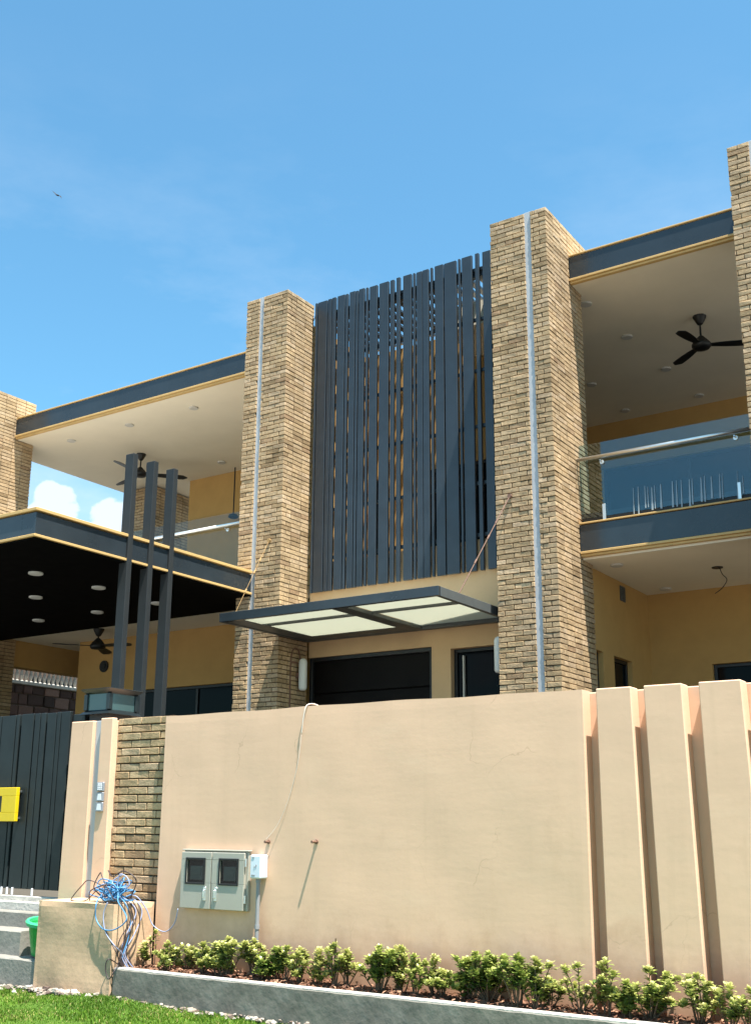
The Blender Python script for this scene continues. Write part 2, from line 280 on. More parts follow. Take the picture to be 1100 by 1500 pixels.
# ------------------------------------------------------------------ mesh builder
class MB:
    def __init__(s): s.v = []; s.f = []; s.t = []
    def add(s, V, F, tone=None):
        o = len(s.v); s.v.extend([tuple(p) for p in V]); s.f.extend([tuple(i+o for i in f) for f in F])
        s.t.extend([tone if tone is not None else 0.5]*len(V)); return s
    def box(s, x0, x1, y0, y1, z0, z1, bev=0.0, tone=None):
        if x1 < x0: x0, x1 = x1, x0
        if y1 < y0: y0, y1 = y1, y0
        if z1 < z0: z0, z1 = z1, z0
        b = min(bev, (x1-x0)*0.3, (y1-y0)*0.3, (z1-z0)*0.3)
        if b <= 0:
            V = [(x, y, z) for z in (z0, z1) for y in (y0, y1) for x in (x0, x1)]
            F = [(0, 2, 3, 1), (4, 5, 7, 6), (0, 1, 5, 4), (2, 6, 7, 3), (0, 4, 6, 2), (1, 3, 7, 5)]
            return s.add(V, F, tone)
        V, F = chamfer(x0, x1, y0, y1, z0, z1, b)
        return s.add(V, F, tone)
    def quad(s, a, b, c, d, tone=None): return s.add([a, b, c, d], [(0, 1, 2, 3)], tone)
    def tube(s, pts, r, n=6, cap=True, tone=None):
        pts = [Vector(p) for p in pts]
        rs = r if isinstance(r, (list, tuple)) else [r]*len(pts)
        V = []; F = []; up = None
        for i, p in enumerate(pts):
            d = (pts[min(i+1, len(pts)-1)]-pts[max(i-1, 0)])
            if d.length < 1e-9: d = Vector((0, 0, 1))
            d.normalize()
            if up is None:
                up = Vector((0, 0, 1)) if abs(d.z) < 0.9 else Vector((1, 0, 0))
            a = d.cross(up)
            if a.length < 1e-6: a = d.cross(Vector((0.3, 0.9, 0.2)))
            a.normalize(); b = a.cross(d); up = b
            for k in range(n):
                an = 2*math.pi*k/n; V.append(p+(a*math.cos(an)+b*math.sin(an))*rs[i])
        for i in range(len(pts)-1):
            for k in range(n):
                F.append((i*n+k, i*n+(k+1) % n, (i+1)*n+(k+1) % n, (i+1)*n+k))
        if cap:
            F.append(tuple(range(n))[::-1]); F.append(tuple((len(pts)-1)*n+k for k in range(n)))
        return s.add(V, F, tone)
    def lathe(s, c, prof, n=20, tone=None):
        V = []; F = []
        for (r, z) in prof:
            for k in range(n):
                a = 2*math.pi*k/n; V.append((c[0]+r*math.cos(a), c[1]+r*math.sin(a), c[2]+z))
        for i in range(len(prof)-1):
            for k in range(n): F.append((i*n+k, i*n+(k+1) % n, (i+1)*n+(k+1) % n, (i+1)*n+k))
        F.append(tuple(range(n))[::-1]); F.append(tuple((len(prof)-1)*n+k for k in range(n)))
        return s.add(V, F, tone)
    def mesh(s, name, off=(0, 0, 0), smooth=False):
        me = bpy.data.meshes.new(name)
        o = Vector(off)
        me.from_pydata([tuple(Vector(p)-o) for p in s.v], [], s.f)
        a = me.attributes.new('tone', 'FLOAT', 'POINT'); a.data.foreach_set('value', s.t)
        if smooth: me.polygons.foreach_set('use_smooth', [True]*len(me.polygons))
        me.update(); return me
    def part(s, name, m, parent, smooth=False, kind=None, label=None):
        """one mesh under its thing (local origin = the thing's base, or its part's origin)"""
        off = world_loc(parent)
        o = bpy.data.objects.new(name, s.mesh(name, off, smooth)); o.data.materials.append(M[m]); COL.objects.link(o)
        o.parent = parent
        if kind: o['kind'] = kind
        if label: o['label'] = label
        return o
    def thing(s, name, m, label, cat, group=None, smooth=False, base=None, kind=None):
        """a top-level thing that is one mesh"""
        A = np.array([tuple(p) for p in s.v]); lo, hi = A.min(0), A.max(0)
        off = base if base is not None else ((lo[0]+hi[0])/2, (lo[1]+hi[1])/2, lo[2])
        o = bpy.data.objects.new(name, s.mesh(name, off, smooth)); o.data.materials.append(M[m]); COL.objects.link(o)
        o.location = off
        if label: o['label'] = label
        if cat: o['category'] = cat
        if group: o['group'] = group
        if kind: o['kind'] = kind
        return o
def world_loc(o):
    v = Vector((0, 0, 0))
    while o is not None: v += o.location; o = o.parent
    return v
def chamfer(x0, x1, y0, y1, z0, z1, b):
    lo = (x0, y0, z0); hi = (x1, y1, z1); V = []; idx = {}
    for sx in (0, 1):
        for sy in (0, 1):
            for sz in (0, 1):
                c = [hi[i] if sgn else lo[i] for i, sgn in enumerate((sx, sy, sz))]
                ins = [(-b if sgn else b) for sgn in (sx, sy, sz)]
                for ax in range(3):   # vertex lying on the face normal to ax
                    p = list(c)
                    for j in range(3):
                        if j != ax: p[j] += ins[j]
                    idx[(sx, sy, sz, ax)] = len(V); V.append(tuple(p))
    F = []
    def K(s, ax): return idx[(s[0], s[1], s[2], ax)]
    for ax in range(3):
        a, c = (ax+1) % 3, (ax+2) % 3
        for sg in (0, 1):
            q = []
            for (u, w) in ((0, 0), (1, 0), (1, 1), (0, 1)):
                s = [0, 0, 0]; s[ax] = sg; s[a] = u; s[c] = w; q.append(K(s, ax))
            F.append(tuple(q) if sg else tuple(q[::-1]))
    for ax in range(3):              # edge chamfers, along axis ax
        a, c = (ax+1) % 3, (ax+2) % 3
        for u in (0, 1):
            for w in (0, 1):
                s0 = [0, 0, 0]; s0[a] = u; s0[c] = w; s1 = list(s0); s1[ax] = 1
                q = (K(s0, a), K(s1, a), K(s1, c), K(s0, c))
                F.append(q if (u == w) else q[::-1])
    for sx in (0, 1):
        for sy in (0, 1):
            for sz in (0, 1):
                t = tuple(idx[(sx, sy, sz, k)] for k in range(3))
                F.append(t if (sx+sy+sz) % 2 else t[::-1])
    return V, F
def thing(name, label, cat, loc, group=None):
    o = bpy.data.objects.new(name, None); o.empty_display_size = 0.1; COL.objects.link(o); o.location = loc
    o['label'] = label; o['category'] = cat
    if group: o['group'] = group
    return o
def struct(o): o['kind'] = 'structure'; return o
def curve_pts(P, n=8):
    P = [Vector(p) for p in P]; out = []
    for i in range(len(P)-1):
        p0 = P[max(i-1, 0)]; p1 = P[i]; p2 = P[i+1]; p3 = P[min(i+2, len(P)-1)]
        for k in range(n):
            t = k/n
            out.append(0.5*((2*p1)+(p2-p0)*t+(2*p0-5*p1+4*p2-p3)*t*t+(3*p1-p0-3*p2+p3)*t**3))
    out.append(P[-1]); return out

# ================================================================== THE SETTING
YW = 7.0; YC = 12.4; YF = 13.13; ZT = 9.60; ZG = 0.70
g = MB(); g.quad((-900, -900, 0), (900, -900, 0), (900, 900, 0), (-900, 900, 0)); struct(g.thing('ground', 'road', None, None, base=(0, 0, 0)))
# lawn strip in front of the planter: a gently bumpy sheet
def lawn():
    m = MB(); nx, ny = 60, 22; V = []; F = []
    for j in range(ny+1):
        for i in range(nx+1):
            x = -12+14*i/nx; y = 3.2+(6.60-3.2)*j/ny
            z = 0.045+0.018*math.sin(x*2.1+y)*math.sin(y*1.7)+0.012*max(0, (y-5.8))
            V.append((x, y, z))
    for j in range(ny):
        for i in range(nx): a = j*(nx+1)+i; F.append((a, a+1, a+nx+2, a+nx+1))
    m.add(V, F); struct(m.thing('lawn', 'lawn', None, None, smooth=True, base=(-5, 5, 0)))
lawn()
cy_ = MB(); cy_.box(-24, 6, 7.25, 30, 0.02, ZG); struct(cy_.thing('courtyard', 'tile', None, None))

def grass():
    n = 85000
    x = rng.uniform(-9.2, -3.6, n); y = 6.56-np.abs(rng.uniform(0, 1, n)**1.25)*1.75
    z = 0.045+0.018*np.sin(x*2.1+y)*np.sin(y*1.7)+0.012*np.maximum(0, y-5.8)-0.004
    pn = np.sin(x*3.7+0.6*np.sin(y*5))*np.sin(y*4.9+0.8*np.sin(x*2.3))
    h = rng.uniform(0.016, 0.036, n)*(1+0.35*np.sin(x*5.3)*np.sin(y*6.1))*np.where(pn > 0.72, 0.45, 1.0)*np.where(rng.uniform(0, 1, n) < 0.03, 1.6, 1.0); w = rng.uniform(0.0020, 0.0040, n)
    a = rng.uniform(0, 2*np.pi, n); la = rng.uniform(0, 2*np.pi, n); ln = rng.uniform(0.1, 0.85, n)*h
    V = np.zeros((n, 5, 3)); dx, dy = np.cos(a)*w, np.sin(a)*w
    V[:, 0] = np.stack([x-dx, y-dy, z], 1); V[:, 1] = np.stack([x+dx, y+dy, z], 1)
    mx_, my_ = x+np.cos(la)*ln*0.35, y+np.sin(la)*ln*0.35
    V[:, 2] = np.stack([mx_+dx*0.8, my_+dy*0.8, z+h*0.6], 1); V[:, 3] = np.stack([mx_-dx*0.8, my_-dy*0.8, z+h*0.6], 1)
    V[:, 4] = np.stack([x+np.cos(la)*ln, y+np.sin(la)*ln, z+h*(0.98-0.3*ln/h)], 1)
    base = np.arange(n)[:, None]*5
    me = bpy.data.meshes.new('grass')
    me.vertices.add(n*5); me.vertices.foreach_set('co', V.reshape(-1))
    li = np.concatenate([base+np.array([0, 1, 2, 3]), base+np.array([3, 2, 4])], 1).reshape(-1)
    me.loops.add(len(li)); me.loops.foreach_set('vertex_index', li.astype(np.int32))
    st = (np.arange(n)[:, None]*7+np.array([0, 4])).reshape(-1); tt = np.tile([4, 3], n)
    me.polygons.add(n*2); me.polygons.foreach_set('loop_start', st.astype(np.int32)); me.polygons.foreach_set('loop_total', tt.astype(np.int32))
    t = np.clip(rng.normal(0.5, 0.22, n)+0.18*np.sin(x*3.1)*np.sin(y*4.3), 0, 1)
    dry = rng.uniform(0, 1, n) < 0.05+0.10*(np.sin(x*4.1+1)*np.sin(y*5.2) > 0.55); t = np.where(dry, 1.0, np.minimum(t*0.8, 0.8))
    at = me.attributes.new('tone', 'FLOAT', 'POINT'); at.data.foreach_set('value', np.repeat(t, 5))
    me.update(calc_edges=True); me.validate()
    o = bpy.data.objects.new('grass', me); me.materials.append(M['blade']); COL.objects.link(o)
    o['kind'] = 'stuff'; o['label'] = 'short bright green lawn grass below the cement kerb'; o['category'] = 'grass'
grass()

# ================================================================== BRICKWORK
COURSE = 0.0675; BH = 0.0560; BMOD = 0.235; JT = 0.0100
_bm = {}
def brick_mesh(L, var):
    key = (round(L, 2), var)
    if key in _bm: return _bm[key]
    r = random.Random(hash(key) & 0xffff)
    Lr = max(key[0], 0.02); D = 0.1
    V, F = chamfer(-Lr/2, Lr/2, 0, D, -BH/2, BH/2, 0.0042)
    V2 = []
    for (x, y, z) in V:
        V2.append((x+r.uniform(-.0022, .0022), y+(r.uniform(-.003, .002) if y < D/2 else 0), z+r.uniform(-.0018, .0018)))
    m = MB(); m.add(V2, F, r.random()); me = m.mesh('brick'); me.materials.append(M['brick'])
    _bm[key] = (me, V2, F); return _bm[key]
def row_fill(a, b, phase):
    """cut one course of stretchers to [a,b]"""
    out = []; p = a-phase
    while p < b-0.004:
        q = p+BMOD; s, e = max(p, a), min(q, b)
        if e-s > 0.03: out.append([s, e])
        elif out and e > s: out[-1][1] = e
        elif e > s: out.append([s, e])
        p = q
    return [(s, e-(JT if e < b-0.001 else 0)) for s, e in out if e-s > 0.015]
def lay_bricks(items, parent, nmax, visible):
    """items: (cx,cy,cz, length, axis, tone); the largest in view become objects, the rest one part"""
    org = world_loc(parent); sc = []
    for k, it in enumerate(items):
        x, y, z, L, ax = it[:5]
        h = L/2
        p0 = proj((x-h, y, z) if ax == 0 else (x, y-h, z)); p1 = proj((x+h, y, z) if ax == 0 else (x, y+h, z))
        if visible(x, y, z, p0, p1): sc.append((-(abs(p1[0]-p0[0])+2)*(COURSE*FPX/np.linalg.norm(np.array((x, y, z))-CAM)), k))
    sc.sort(); chosen = set(k for _, k in sc[:nmax])
    rest = MB(); r = random.Random(3)
    for k, it in enumerate(items):
        x, y, z, L, ax = it[:5]
        me, V2, F = brick_mesh(L, r.randrange(7))
        L0 = max(round(L, 2), 0.02); s = L/L0
        yo = r.uniform(-.004, .003)*1.0; tilt = r.uniform(-.006, .006)
        if k in chosen:
            o = bpy.data.objects.new('brick', me); COL.objects.link(o); o.parent = parent
            if ax == 0: o.location = (x-org.x, y+yo-org.y, z-org.z); o.rotation_euler = (0, tilt, 0)
            else: o.location = (x-yo-org.x, y-org.y, z-org.z); o.rotation_euler = (tilt, 0, math.pi/2)
            o.scale = (s, 1, 1)
        else:
            if ax == 0: VV = [(x+vx*s, y+yo+vy, z+vz) for vx, vy, vz in V2]
            else: VV = [(x-yo-vy, y+vx*s, z+vz) for vx, vy, vz in V2]
            rest.add(VV, F, r.random())
    if rest.v: rest.part('brickwork', 'brick', parent, kind='stuff')

def pier(label, x0, x1, segs, y1, nmax, seed, z0=ZG, z1=ZT, ztop_y1=None, y0=YC, zvis=2.95):
    root = thing('brick_pier', label, 'brick pier', ((x0+x1)/2, (y0+y1)/2, z0), 'brick piers of the house')
    ins = 0.018
    core = MB()
    # dark mortar body behind the brick faces, with the channel for the metal strip left open
    for (a, b) in segs: core.box(a+ins, b-ins, y0+ins, y0+0.16, z0, z1-0.004)
    core.box(x0+ins, x1-ins, y0+0.16, y1-0.004, z0, z1-0.004)
    if ztop_y1: core.box(x0+ins, x1-ins, y1-0.004, ztop_y1, 9.25, z1-0.004)
    core.part('mortar_core', 'mortar', root)
    if len(segs) > 1:
        a, b = segs[0][1], segs[1][0]
        st = MB(); st.box(a-0.004, b+0.004, y0+0.022, y0+0.155, z0, z1+0.012, 0.003); st.part('metal_strip', 'alu', root)
    items = []; nc = int((z1-z0)/COURSE); rr = random.Random(seed)
    for k in range(nc):
        zc = z1-0.006-BH/2-k*COURSE; odd = k % 2
        if zc-BH/2 < z0: break
        ph = (0.0 if odd else BMOD*0.5)+rr.uniform(-.02, .02)
        for i, (a, b) in enumerate(segs):
            last = i == len(segs)-1
            bb = b-(0.1+JT if (last and odd) else 0)
            if bb-a < 0.02: continue
            for (s, e) in row_fill(a, bb, ph % BMOD if i == 0 else (ph*1.0+0.07) % BMOD): items.append(((s+e)/2, y0, zc, e-s, 0))
        ye = ztop_y1 if (ztop_y1 and zc > 9.28) else y1
        ys = y0 if odd else y0+0.1+JT
        for (s, e) in row_fill(ys, ye, 0.0 if odd else BMOD*0.5): items.append((x1, (s+e)/2, zc, e-s, 1))
    def vis(x, y, z, p0, p1):
        if z < zvis: return False
        return max(p0[0], p1[0]) > -3 and min(p0[0], p1[0]) < 1103
    lay_bricks(items, root, nmax, vis)
    return root
pier('brick pier between the slat screen and the balcony with the streaked glass', -6.286, -5.437, [(-6.286, -5.767), (-5.669, -5.437)], 13.54, 300, 1, ztop_y1=14.35)
pier('brick pier rising between the slat screen and the carport, wall lamp on its side', -10.678, -9.845, [(-10.678, -10.422), (-10.331, -9.845)], 13.10, 300, 2)
pier('brick pier behind the garden wall fins, ending the streaked glass railing', -2.986, -2.146, [(-2.986, -2.725), (-2.633, -2.146)], 13.54, 220, 3)
pier('brick pier at the open end of the balcony above the carport roof', -18.0, -17.15, [(-18.0, -17.74), (-17.65, -17.15)], 13.58, 200, 4)
def back_pier():
    x0, x1, y0, y1, z0, z1 = -17.75, -16.93, 16.75, 18.0, 5.28, 8.70
    root = thing('brick_pier', 'shaded brick pier at the back of the carport side balcony behind three posts', 'brick pier', (-17.3, 17.4, 5.28), 'brick piers of the house')
    c = MB(); c.box(x0+.02, x1-.02, y0+.02, y1, z0, z1); c.part('mortar_core', 'mortar', root)
    items = []
    for k in range(int((z1-z0)/COURSE)):
        zc = z1-.006-BH/2-k*COURSE; odd = k % 2
        for (s, e) in row_fill(x0, x1-(0.1+JT if odd else 0), 0 if odd else BMOD/2): items.append(((s+e)/2, y0, zc, e-s, 0))
        for (s, e) in row_fill(y0 if odd else y0+.1+JT, y1, 0 if odd else BMOD/2): items.append((x1, (s+e)/2, zc, e-s, 1))
    lay_bricks(items, root, 110, lambda x, y, z, p0, p1: z > 7.2)
back_pier()

# ================================================================== HOUSE
house = thing('house', 'two storey peach house with charcoal fascias, roofed balconies and dark windows', 'house', (-8, 15.5, ZG))
H = lambda mb, name, m, **k: mb.part(name, m, house, **k)
def fascia(x0, x1, y, z0, z1, owner, two=True, yb=0.07, th=0.022):
    """anthracite band with an ochre lip above and a stepped ochre drip below, facing -Y"""
    f = MB(); f.box(x0, x1, y, y+yb, z0+0.055, z1-th-0.008, 0.003)
    f.part('fascia', 'dark_fascia', owner)
    t = MB(); t.box(x0, x1, y-(0.028 if th > 0.03 else 0.014), y+yb, z1+0.004-th, z1+0.004, 0.004); t.part('trim', 'gold', owner)
    t = MB(); t.box(x0, x1, y-0.022, y+yb-0.004, z0+0.018, z0+0.050, 0.004)
    if two: t.box(x0, x1, y+0.006, y+yb-0.002, z0-0.016, z0+0.016, 0.003)
    t.part('trim', 'gold', owner)
# right side slabs
XR = 1.0
m = MB(); m.box(-5.43, XR, YF+0.071, 18.9, 8.76, 9.16); m.box(-7.7, -5.43, 14.36, 18.9, 8.76, 9.16); H(m, 'roof_slab', 'white')
m = MB(); m.box(-7.7, -5.43, 13.56, 14.36, 8.76, 9.14); H(m, 'roof_slab', 'white')
m = MB(); m.box(-5.43, XR, YF+0.071, 18.9, 4.80, 5.20); m.box(-7.7, -5.43, 13.56, 18.9, 4.80, 5.20); H(m, 'floor_slab', 'white')
m = MB(); m.box(-7.7, XR, 13.56, 18.59, 5.201, 5.215); m.box(-5.43, XR, YF+0.08, 13.56, 5.201, 5.215); H(m, 'floor_tiles', 'floor')
fascia(-5.43, -2.99, YF, 8.775, 9.19, house); fascia(-2.14, XR, YF, 8.775, 9.19, house)
fascia(-5.43, -2.99, YF, 4.845, 5.285, house); fascia(-2.14, XR, YF, 4.845, 5.285, house)
# upper right back wall with long dark windows
m = MB(); m.box(-7.9, XR, 18.6, 18.85, 7.88, 8.76); m.box(-7.9, -7.2, 18.602, 18.85, 5.2, 7.88); m.box(-7.9, -7.7, 14.8, 18.6, 5.2, 8.76); H(m, 'wall', 'peach_house')
def window(x0, x1, y, z0, z1, owner=None, mull=(), depth=0.1, face='y', fr=0.05):
    owner = owner or house
    w = MB()
    if face == 'y':
        w.box(x0, x1, y+depth, y+depth+0.02, z0, z1)
        o = w.part('window', 'window', owner)
        f = MB(); f.box(x0, x1, y+depth-0.03, y+depth-0.002, z1-fr, z1, 0.004); f.box(x0, x1, y+depth-0.03, y+depth-0.002, z0, z0+fr, 0.004)
        f.box(x0, x0+fr, y+depth-0.03, y+depth-0.002, z0+fr, z1-fr, 0.004); f.box(x1-fr, x1, y+depth-0.03, y+depth-0.002, z0+fr, z1-fr, 0.004)
        for q in mull: f.box(q-fr/2, q+fr/2, y+depth-0.028, y+depth-0.003, z0+fr, z1-fr, 0.004)
    else:   # facing +X, y = the x of the wall face, x0..x1 run along Y
        w.box(y-depth-0.02, y-depth, x0, x1, z0, z1); o = w.part('window', 'window', owner)
        f = MB(); a, b = y-depth+0.002, y-depth+0.03
        f.box(a, b, x0, x1, z1-fr, z1, 0.004); f.box(a, b, x0, x1, z0, z0+fr, 0.004); f.box(a, b, x0, x0+fr, z0+fr, z1-fr, 0.004); f.box(a, b, x1-fr, x1, z0+fr, z1-fr, 0.004)
    f.part('frame', 'window_frame', o); return o
window(-7.2, XR, 18.6, 5.2, 7.88, mull=(-5.6, -4.0, -2.4, -0.8))
# lower right porch
m = MB(); WX = -5.50
m.box(WX-0.2, WX, 13.56, 13.70, ZG, 4.80); m.box(WX-0.2, WX, 13.93, 14.33, ZG, 4.80); m.box(WX-0.2, WX, 15.02, 15.82, ZG, 4.80)
m.box(WX-0.2, WX, 13.70, 13.93, 3.69, 4.80); m.box(WX-0.2, WX, 14.33, 15.02, 3.69, 4.80)
m.box(WX-0.2, -4.60, 15.82, 16.0, ZG, 4.80); m.box(-4.60, -2.6, 15.82, 16.0, 3.69, 4.80); m.box(-2.6, XR, 15.82, 16.0, ZG, 4.80)
H(m, 'wall', 'peach_house')
window(13.70, 13.93, WX, ZG, 3.69, face='x'); window(14.33, 15.02, WX, ZG, 3.69, face='x')
window(-4.60, -2.6, 15.82, ZG, 3.69, mull=(-3.9, -3.2))
m = MB(); m.box(WX+0.002, WX+0.02, 14.66, 14.84, 4.52, 4.74, 0.004)
for k in range(6): m.box(WX+0.018, WX+0.03, 14.68, 14.82, 4.55+k*0.03, 4.562+k*0.03)
H(m, 'air_vent', 'canopy')
# centre bay, lower wall with garage door and window
m = MB(); CB0, CB1 = -9.83, -6.29
m.box(CB0, CB1, 13.12, 13.30, 3.83, 5.27); m.box(-7.695, -7.39, 13.12, 13.30, ZG, 3.83); m.box(-6.52, CB1, 13.12, 13.30, ZG, 3.83); m.box(-7.39, -6.52, 13.121, 13.30, 3.775, 3.83)
H(m, 'wall', 'peach_front')
dr = MB()
for k in range(6):
    dr.box(CB0, -7.695, 13.22, 13.26, ZG+k*0.52, ZG+k*0.52+0.505, 0.006)
dr.box(CB0+.001, -7.696, 13.262, 13.29, ZG, 3.828)
d_ = H(dr, 'garage_door', 'door')
fr_ = MB(); fr_.box(CB0, CB0+0.05, 13.15, 13.215, ZG, 3.83, 0.004); fr_.box(-7.745, -7.697, 13.15, 13.215, ZG, 3.828, 0.004); fr_.box(CB0+0.05, -7.745, 13.15, 13.215, 3.77, 3.828, 0.004); fr_.part('door_frame', 'window_frame', d_)
w_ = window(-7.39, -6.52, 13.12, ZG, 3.775, depth=0.12)
f2 = MB(); f2.box(-7.245, -7.225, 13.19, 13.235, ZG, 3.68, 0.003); f2.part('sash_edge', 'lamp_ring', w_)
# recess behind the slat screen
m = MB(); m.box(CB0, CB1, 14.6, 14.78, 7.0, 9.25); m.box(CB0, -9.75, 14.601, 14.78, 5.27, 7.0); m.box(-9.42, -8.58, 14.602, 14.78, 5.27, 7.0); m.box(-7.2, CB1, 14.603, 14.78, 5.27, 7.0); m.box(-9.99, CB0, 13.12, 14.78, 5.27, 9.25)
m.box(-11.3, -9.99, 14.61, 14.78, 5.27, 9.2)
H(m, 'wall', 'peach_house')
window(-9.75, -9.42, 14.6, 5.27, 7.0, depth=0.06); window(-8.58, -7.2, 14.6, 5.27, 7.0, mull=(-7.9,), depth=0.06)
m = MB(); m.box(CB0, CB1, 13.301, 14.6, 4.9, 5.25); H(m, 'floor_slab', 'white')
# left: roof, floor, walls
m = MB(); m.box(-17.98, -10.69, YF+0.071, 18.2, 8.73, 9.12); H(m, 'roof_slab', 'white')
fascia(-17.14, -10.685, YF, 8.745, 9.16, house)
m = MB(); m.box(-17.98, -10.69, YF+0.02, 18.2, 4.80, 5.24); H(m, 'floor_slab', 'white')
m = MB(); m.box(-17.98, -10.69, YF+0.03, 18.2, 5.241, 5.255); H(m, 'floor_tiles', 'floor')
m = MB(); m.box(-16.09, -10.7, 17.0, 17.2, 5.26, 8.73); H(m, 'wall', 'peach_house')
m = MB(); YB = 14.42
m.box(-16.32, -11.0, YB, YB+0.2, 3.78, 4.80); m.box(-16.32, -15.1, YB, YB+0.2, ZG, 3.78); m.box(-11.0, -9.99, YB-0.001, YB+0.2, ZG, 4.80); m.box(-10.0, -9.85, 13.3, YB, ZG, 4.8)
H(m, 'wall', 'peach_house')
window(-15.1, -11.0, YB, ZG, 3.78, mull=(-13.3, -12.2))
m = MB(); m.box(-17.45, -17.2, 13.59, 15.6, 4.30, 4.80); m.box(-17.45, -17.2, 15.6, 15.8, ZG, 4.80); m.box(-17.45, -16.32, 15.8, 16.0, ZG, 4.80); m.box(-16.5, -16.32, YB+0.2, 15.8, ZG, 4.80); H(m, 'wall', 'peach_house')
m = MB(); m.tube([(-15.6, YB-0.004, 4.28), (-15.6, YB-0.03, 4.28)], 0.11, 18); m.tube([(-15.6, YB-0.03, 4.28), (-15.6, YB-0.045, 4.28)], 0.06, 14); H(m, 'wall_vent', 'dark_post')

# pergola bars over the recess
pg = thing('roof_pergola', 'dark roof pergola bars glimpsed through the top of the slat screen', 'pergola', (-8.06, 13.85, 9.2))
x = CB0+0.06; k = 0
while x < CB1-0.06:
    b = MB(); b.box(x, x+0.085, 13.20, 14.59, 9.30, 9.345, 0.004); b.part('pergola_bar', 'dark', pg)
    k += 1; x += 0.145 if k % 3 else 0.185
b = MB(); b.box(CB0, CB1, 13.10, 13.19, 9.27, 9.42, 0.004); b.part('cross_beam', 'dark', pg)

# slat screen
SLATS = [(-9.774, -9.73), (-9.717, -9.536), (-9.523, -9.446), (-9.438, -9.366), (-9.334, -9.188), (-9.176, -9.128), (-9.102, -8.992), (-8.982, -8.935), (-8.923, -8.818), (-8.792, -8.75), (-8.723, -8.578), (-8.54, -8.368), (-8.338, -8.267), (-8.227, -8.16), (-8.105, -7.954), (-7.93, -7.89), (-7.867, -7.763), (-7.758, -7.652), (-7.623, -7.583), (-7.546, -7.397), (-7.382, -7.174), (-7.146, -7.106), (-7.082, -6.91), (-6.86, -6.795), (-6.739, -6.60), (-6.55, -6.47), (-6.43, -6.30)]
sc = thing('slat_screen', 'tall charcoal screen of vertical metal slats between two brick piers', 'slat screen', (-8.06, 13.05, 4.80))
for i, (a, b_) in enumerate(SLATS):
    s = MB(); dy = random.uniform(-0.002, 0.002); s.box(a, b_-0.005, 13.025+dy, 13.07+dy, 4.805, 9.60+random.uniform(-.008, .008)+0.0*i, 0.004); s.part('slat', 'dark', sc)
for z in (5.30, 6.05, 6.9, 7.75, 8.55, 9.35):
    s = MB(); s.box(-9.82, -6.30, 13.075, 13.115, z, z+0.05, 0.003); s.part('rail', 'dark', sc)

# entrance canopy
cn = thing('entrance_canopy', 'flat charcoal steel canopy with frosted white panels over the entrance', 'canopy', (-8.13, 12.1, 4.07))
CX0, CX1, CY0, CY1 = -9.845, -6.411, 11.10, 13.115
s = MB(); s.box(CX0, CX1, CY0, CY0+0.06, 4.065, 4.185, 0.004); s.part('front_beam', 'dark_fascia', cn)
s = MB(); s.box(CX0+0.0, CX0+0.06, CY0+0.06, CY1, 4.066, 4.184, 0.004); s.part('side_beam', 'canopy', cn)
s = MB(); s.box(CX1-0.06, CX1, CY0+0.06, CY1, 4.066, 4.184, 0.004); s.part('side_beam', 'canopy', cn)
s = MB(); s.box(CX0+0.06, CX1-0.06, CY1-0.08, CY1, 4.066, 4.184, 0.004); s.part('back_beam', 'canopy', cn)
s = MB(); s.box(-8.02, -7.80, CY0+0.06, CY1-0.08, 4.068, 4.12, 0.004); s.part('middle_beam', 'canopy', cn)
for (a, b_) in ((CX0+0.06, -8.02), (-7.80, CX1-0.06)):
    s = MB(); s.box(a, b_, 11.76, 11.80, 4.085, 4.12, 0.003); s.part('purlin', 'canopy', cn)
    for (c, d) in ((CY0+0.06, 11.78), (11.78, CY1-0.08)):
        s = MB(); s.box(a, b_, c+0.002, d-0.002, 4.124, 4.136); s.part('frosted_panel', 'panel', cn)
# inner frame flanges (the wide light-grey soffit edge)
s = MB(); s.box(CX0+0.062, CX0+0.34, CY0+0.062, CY1-0.082, 4.075, 4.083); s.box(CX0+0.342, -8.022, CY1-0.36, CY1-0.082, 4.0752, 4.083); s.part('soffit_flange', 'canopy', cn)

# canopy rods
def rod(name, a, b_, lab, rad=0.007, mt='rust'):
    m = MB(); P = [Vector(a).lerp(Vector(b_), t/12) for t in range(13)]
    m.tube(P, rad, 6)
    for i in (3, 5, 8): m.tube([P[i], P[i].lerp(P[i+1], 0.5)], 0.013, 6)
    m.tube([Vector(a)+Vector((0, 0.03, 0)), Vector(a)-Vector((0, 0.02, 0))], 0.03, 10)
    m.thing(name, mt, lab, 'tie rod', 'rods holding the canopy')
rod('tie_rod', (-6.073, 12.39, 5.575), (-6.42, 11.63, 4.19), 'rusty tie rod from the pier beside the streaked balcony down to the canopy')
rod('tie_rod', (-10.066, 12.39, 5.527), (-9.80, 11.35, 4.19), 'thin straw coloured tie rope from the carport side pier to the canopy', 0.003, 'rope')

# carport
cp = thing('carport', 'flat carport roof with charcoal fascia, ochre trims and black soffit', 'carport', (-14, 10.4, 4.70))
PX, PY0, PZ0, PZ1 = -10.39, 8.36, 4.715, 5.09
fascia(-18.6, PX-0.25, PY0, PZ0, PZ1, cp, two=False, yb=0.25, th=0.039)
s = MB(); s.box(PX-0.25, PX, PY0, 12.395, PZ0+0.055, PZ1-0.05, 0.003); s.part('fascia', 'dark_fascia', cp)
s = MB(); s.box(PX-0.249, PX+0.028, PY0-0.028, 12.395, PZ1-0.035, PZ1+0.004, 0.004); s.part('trim', 'gold', cp)
s = MB(); s.box(PX-0.249, PX+0.022, PY0-0.022, 12.395, PZ0+0.018, PZ0+0.050, 0.004); s.part('trim', 'gold', cp)
s = MB(); s.box(-18.6, PX-0.01, PY0+0.01, 13.12, PZ0-0.005, PZ0+0.016); s.part('soffit', 'soffit', cp)
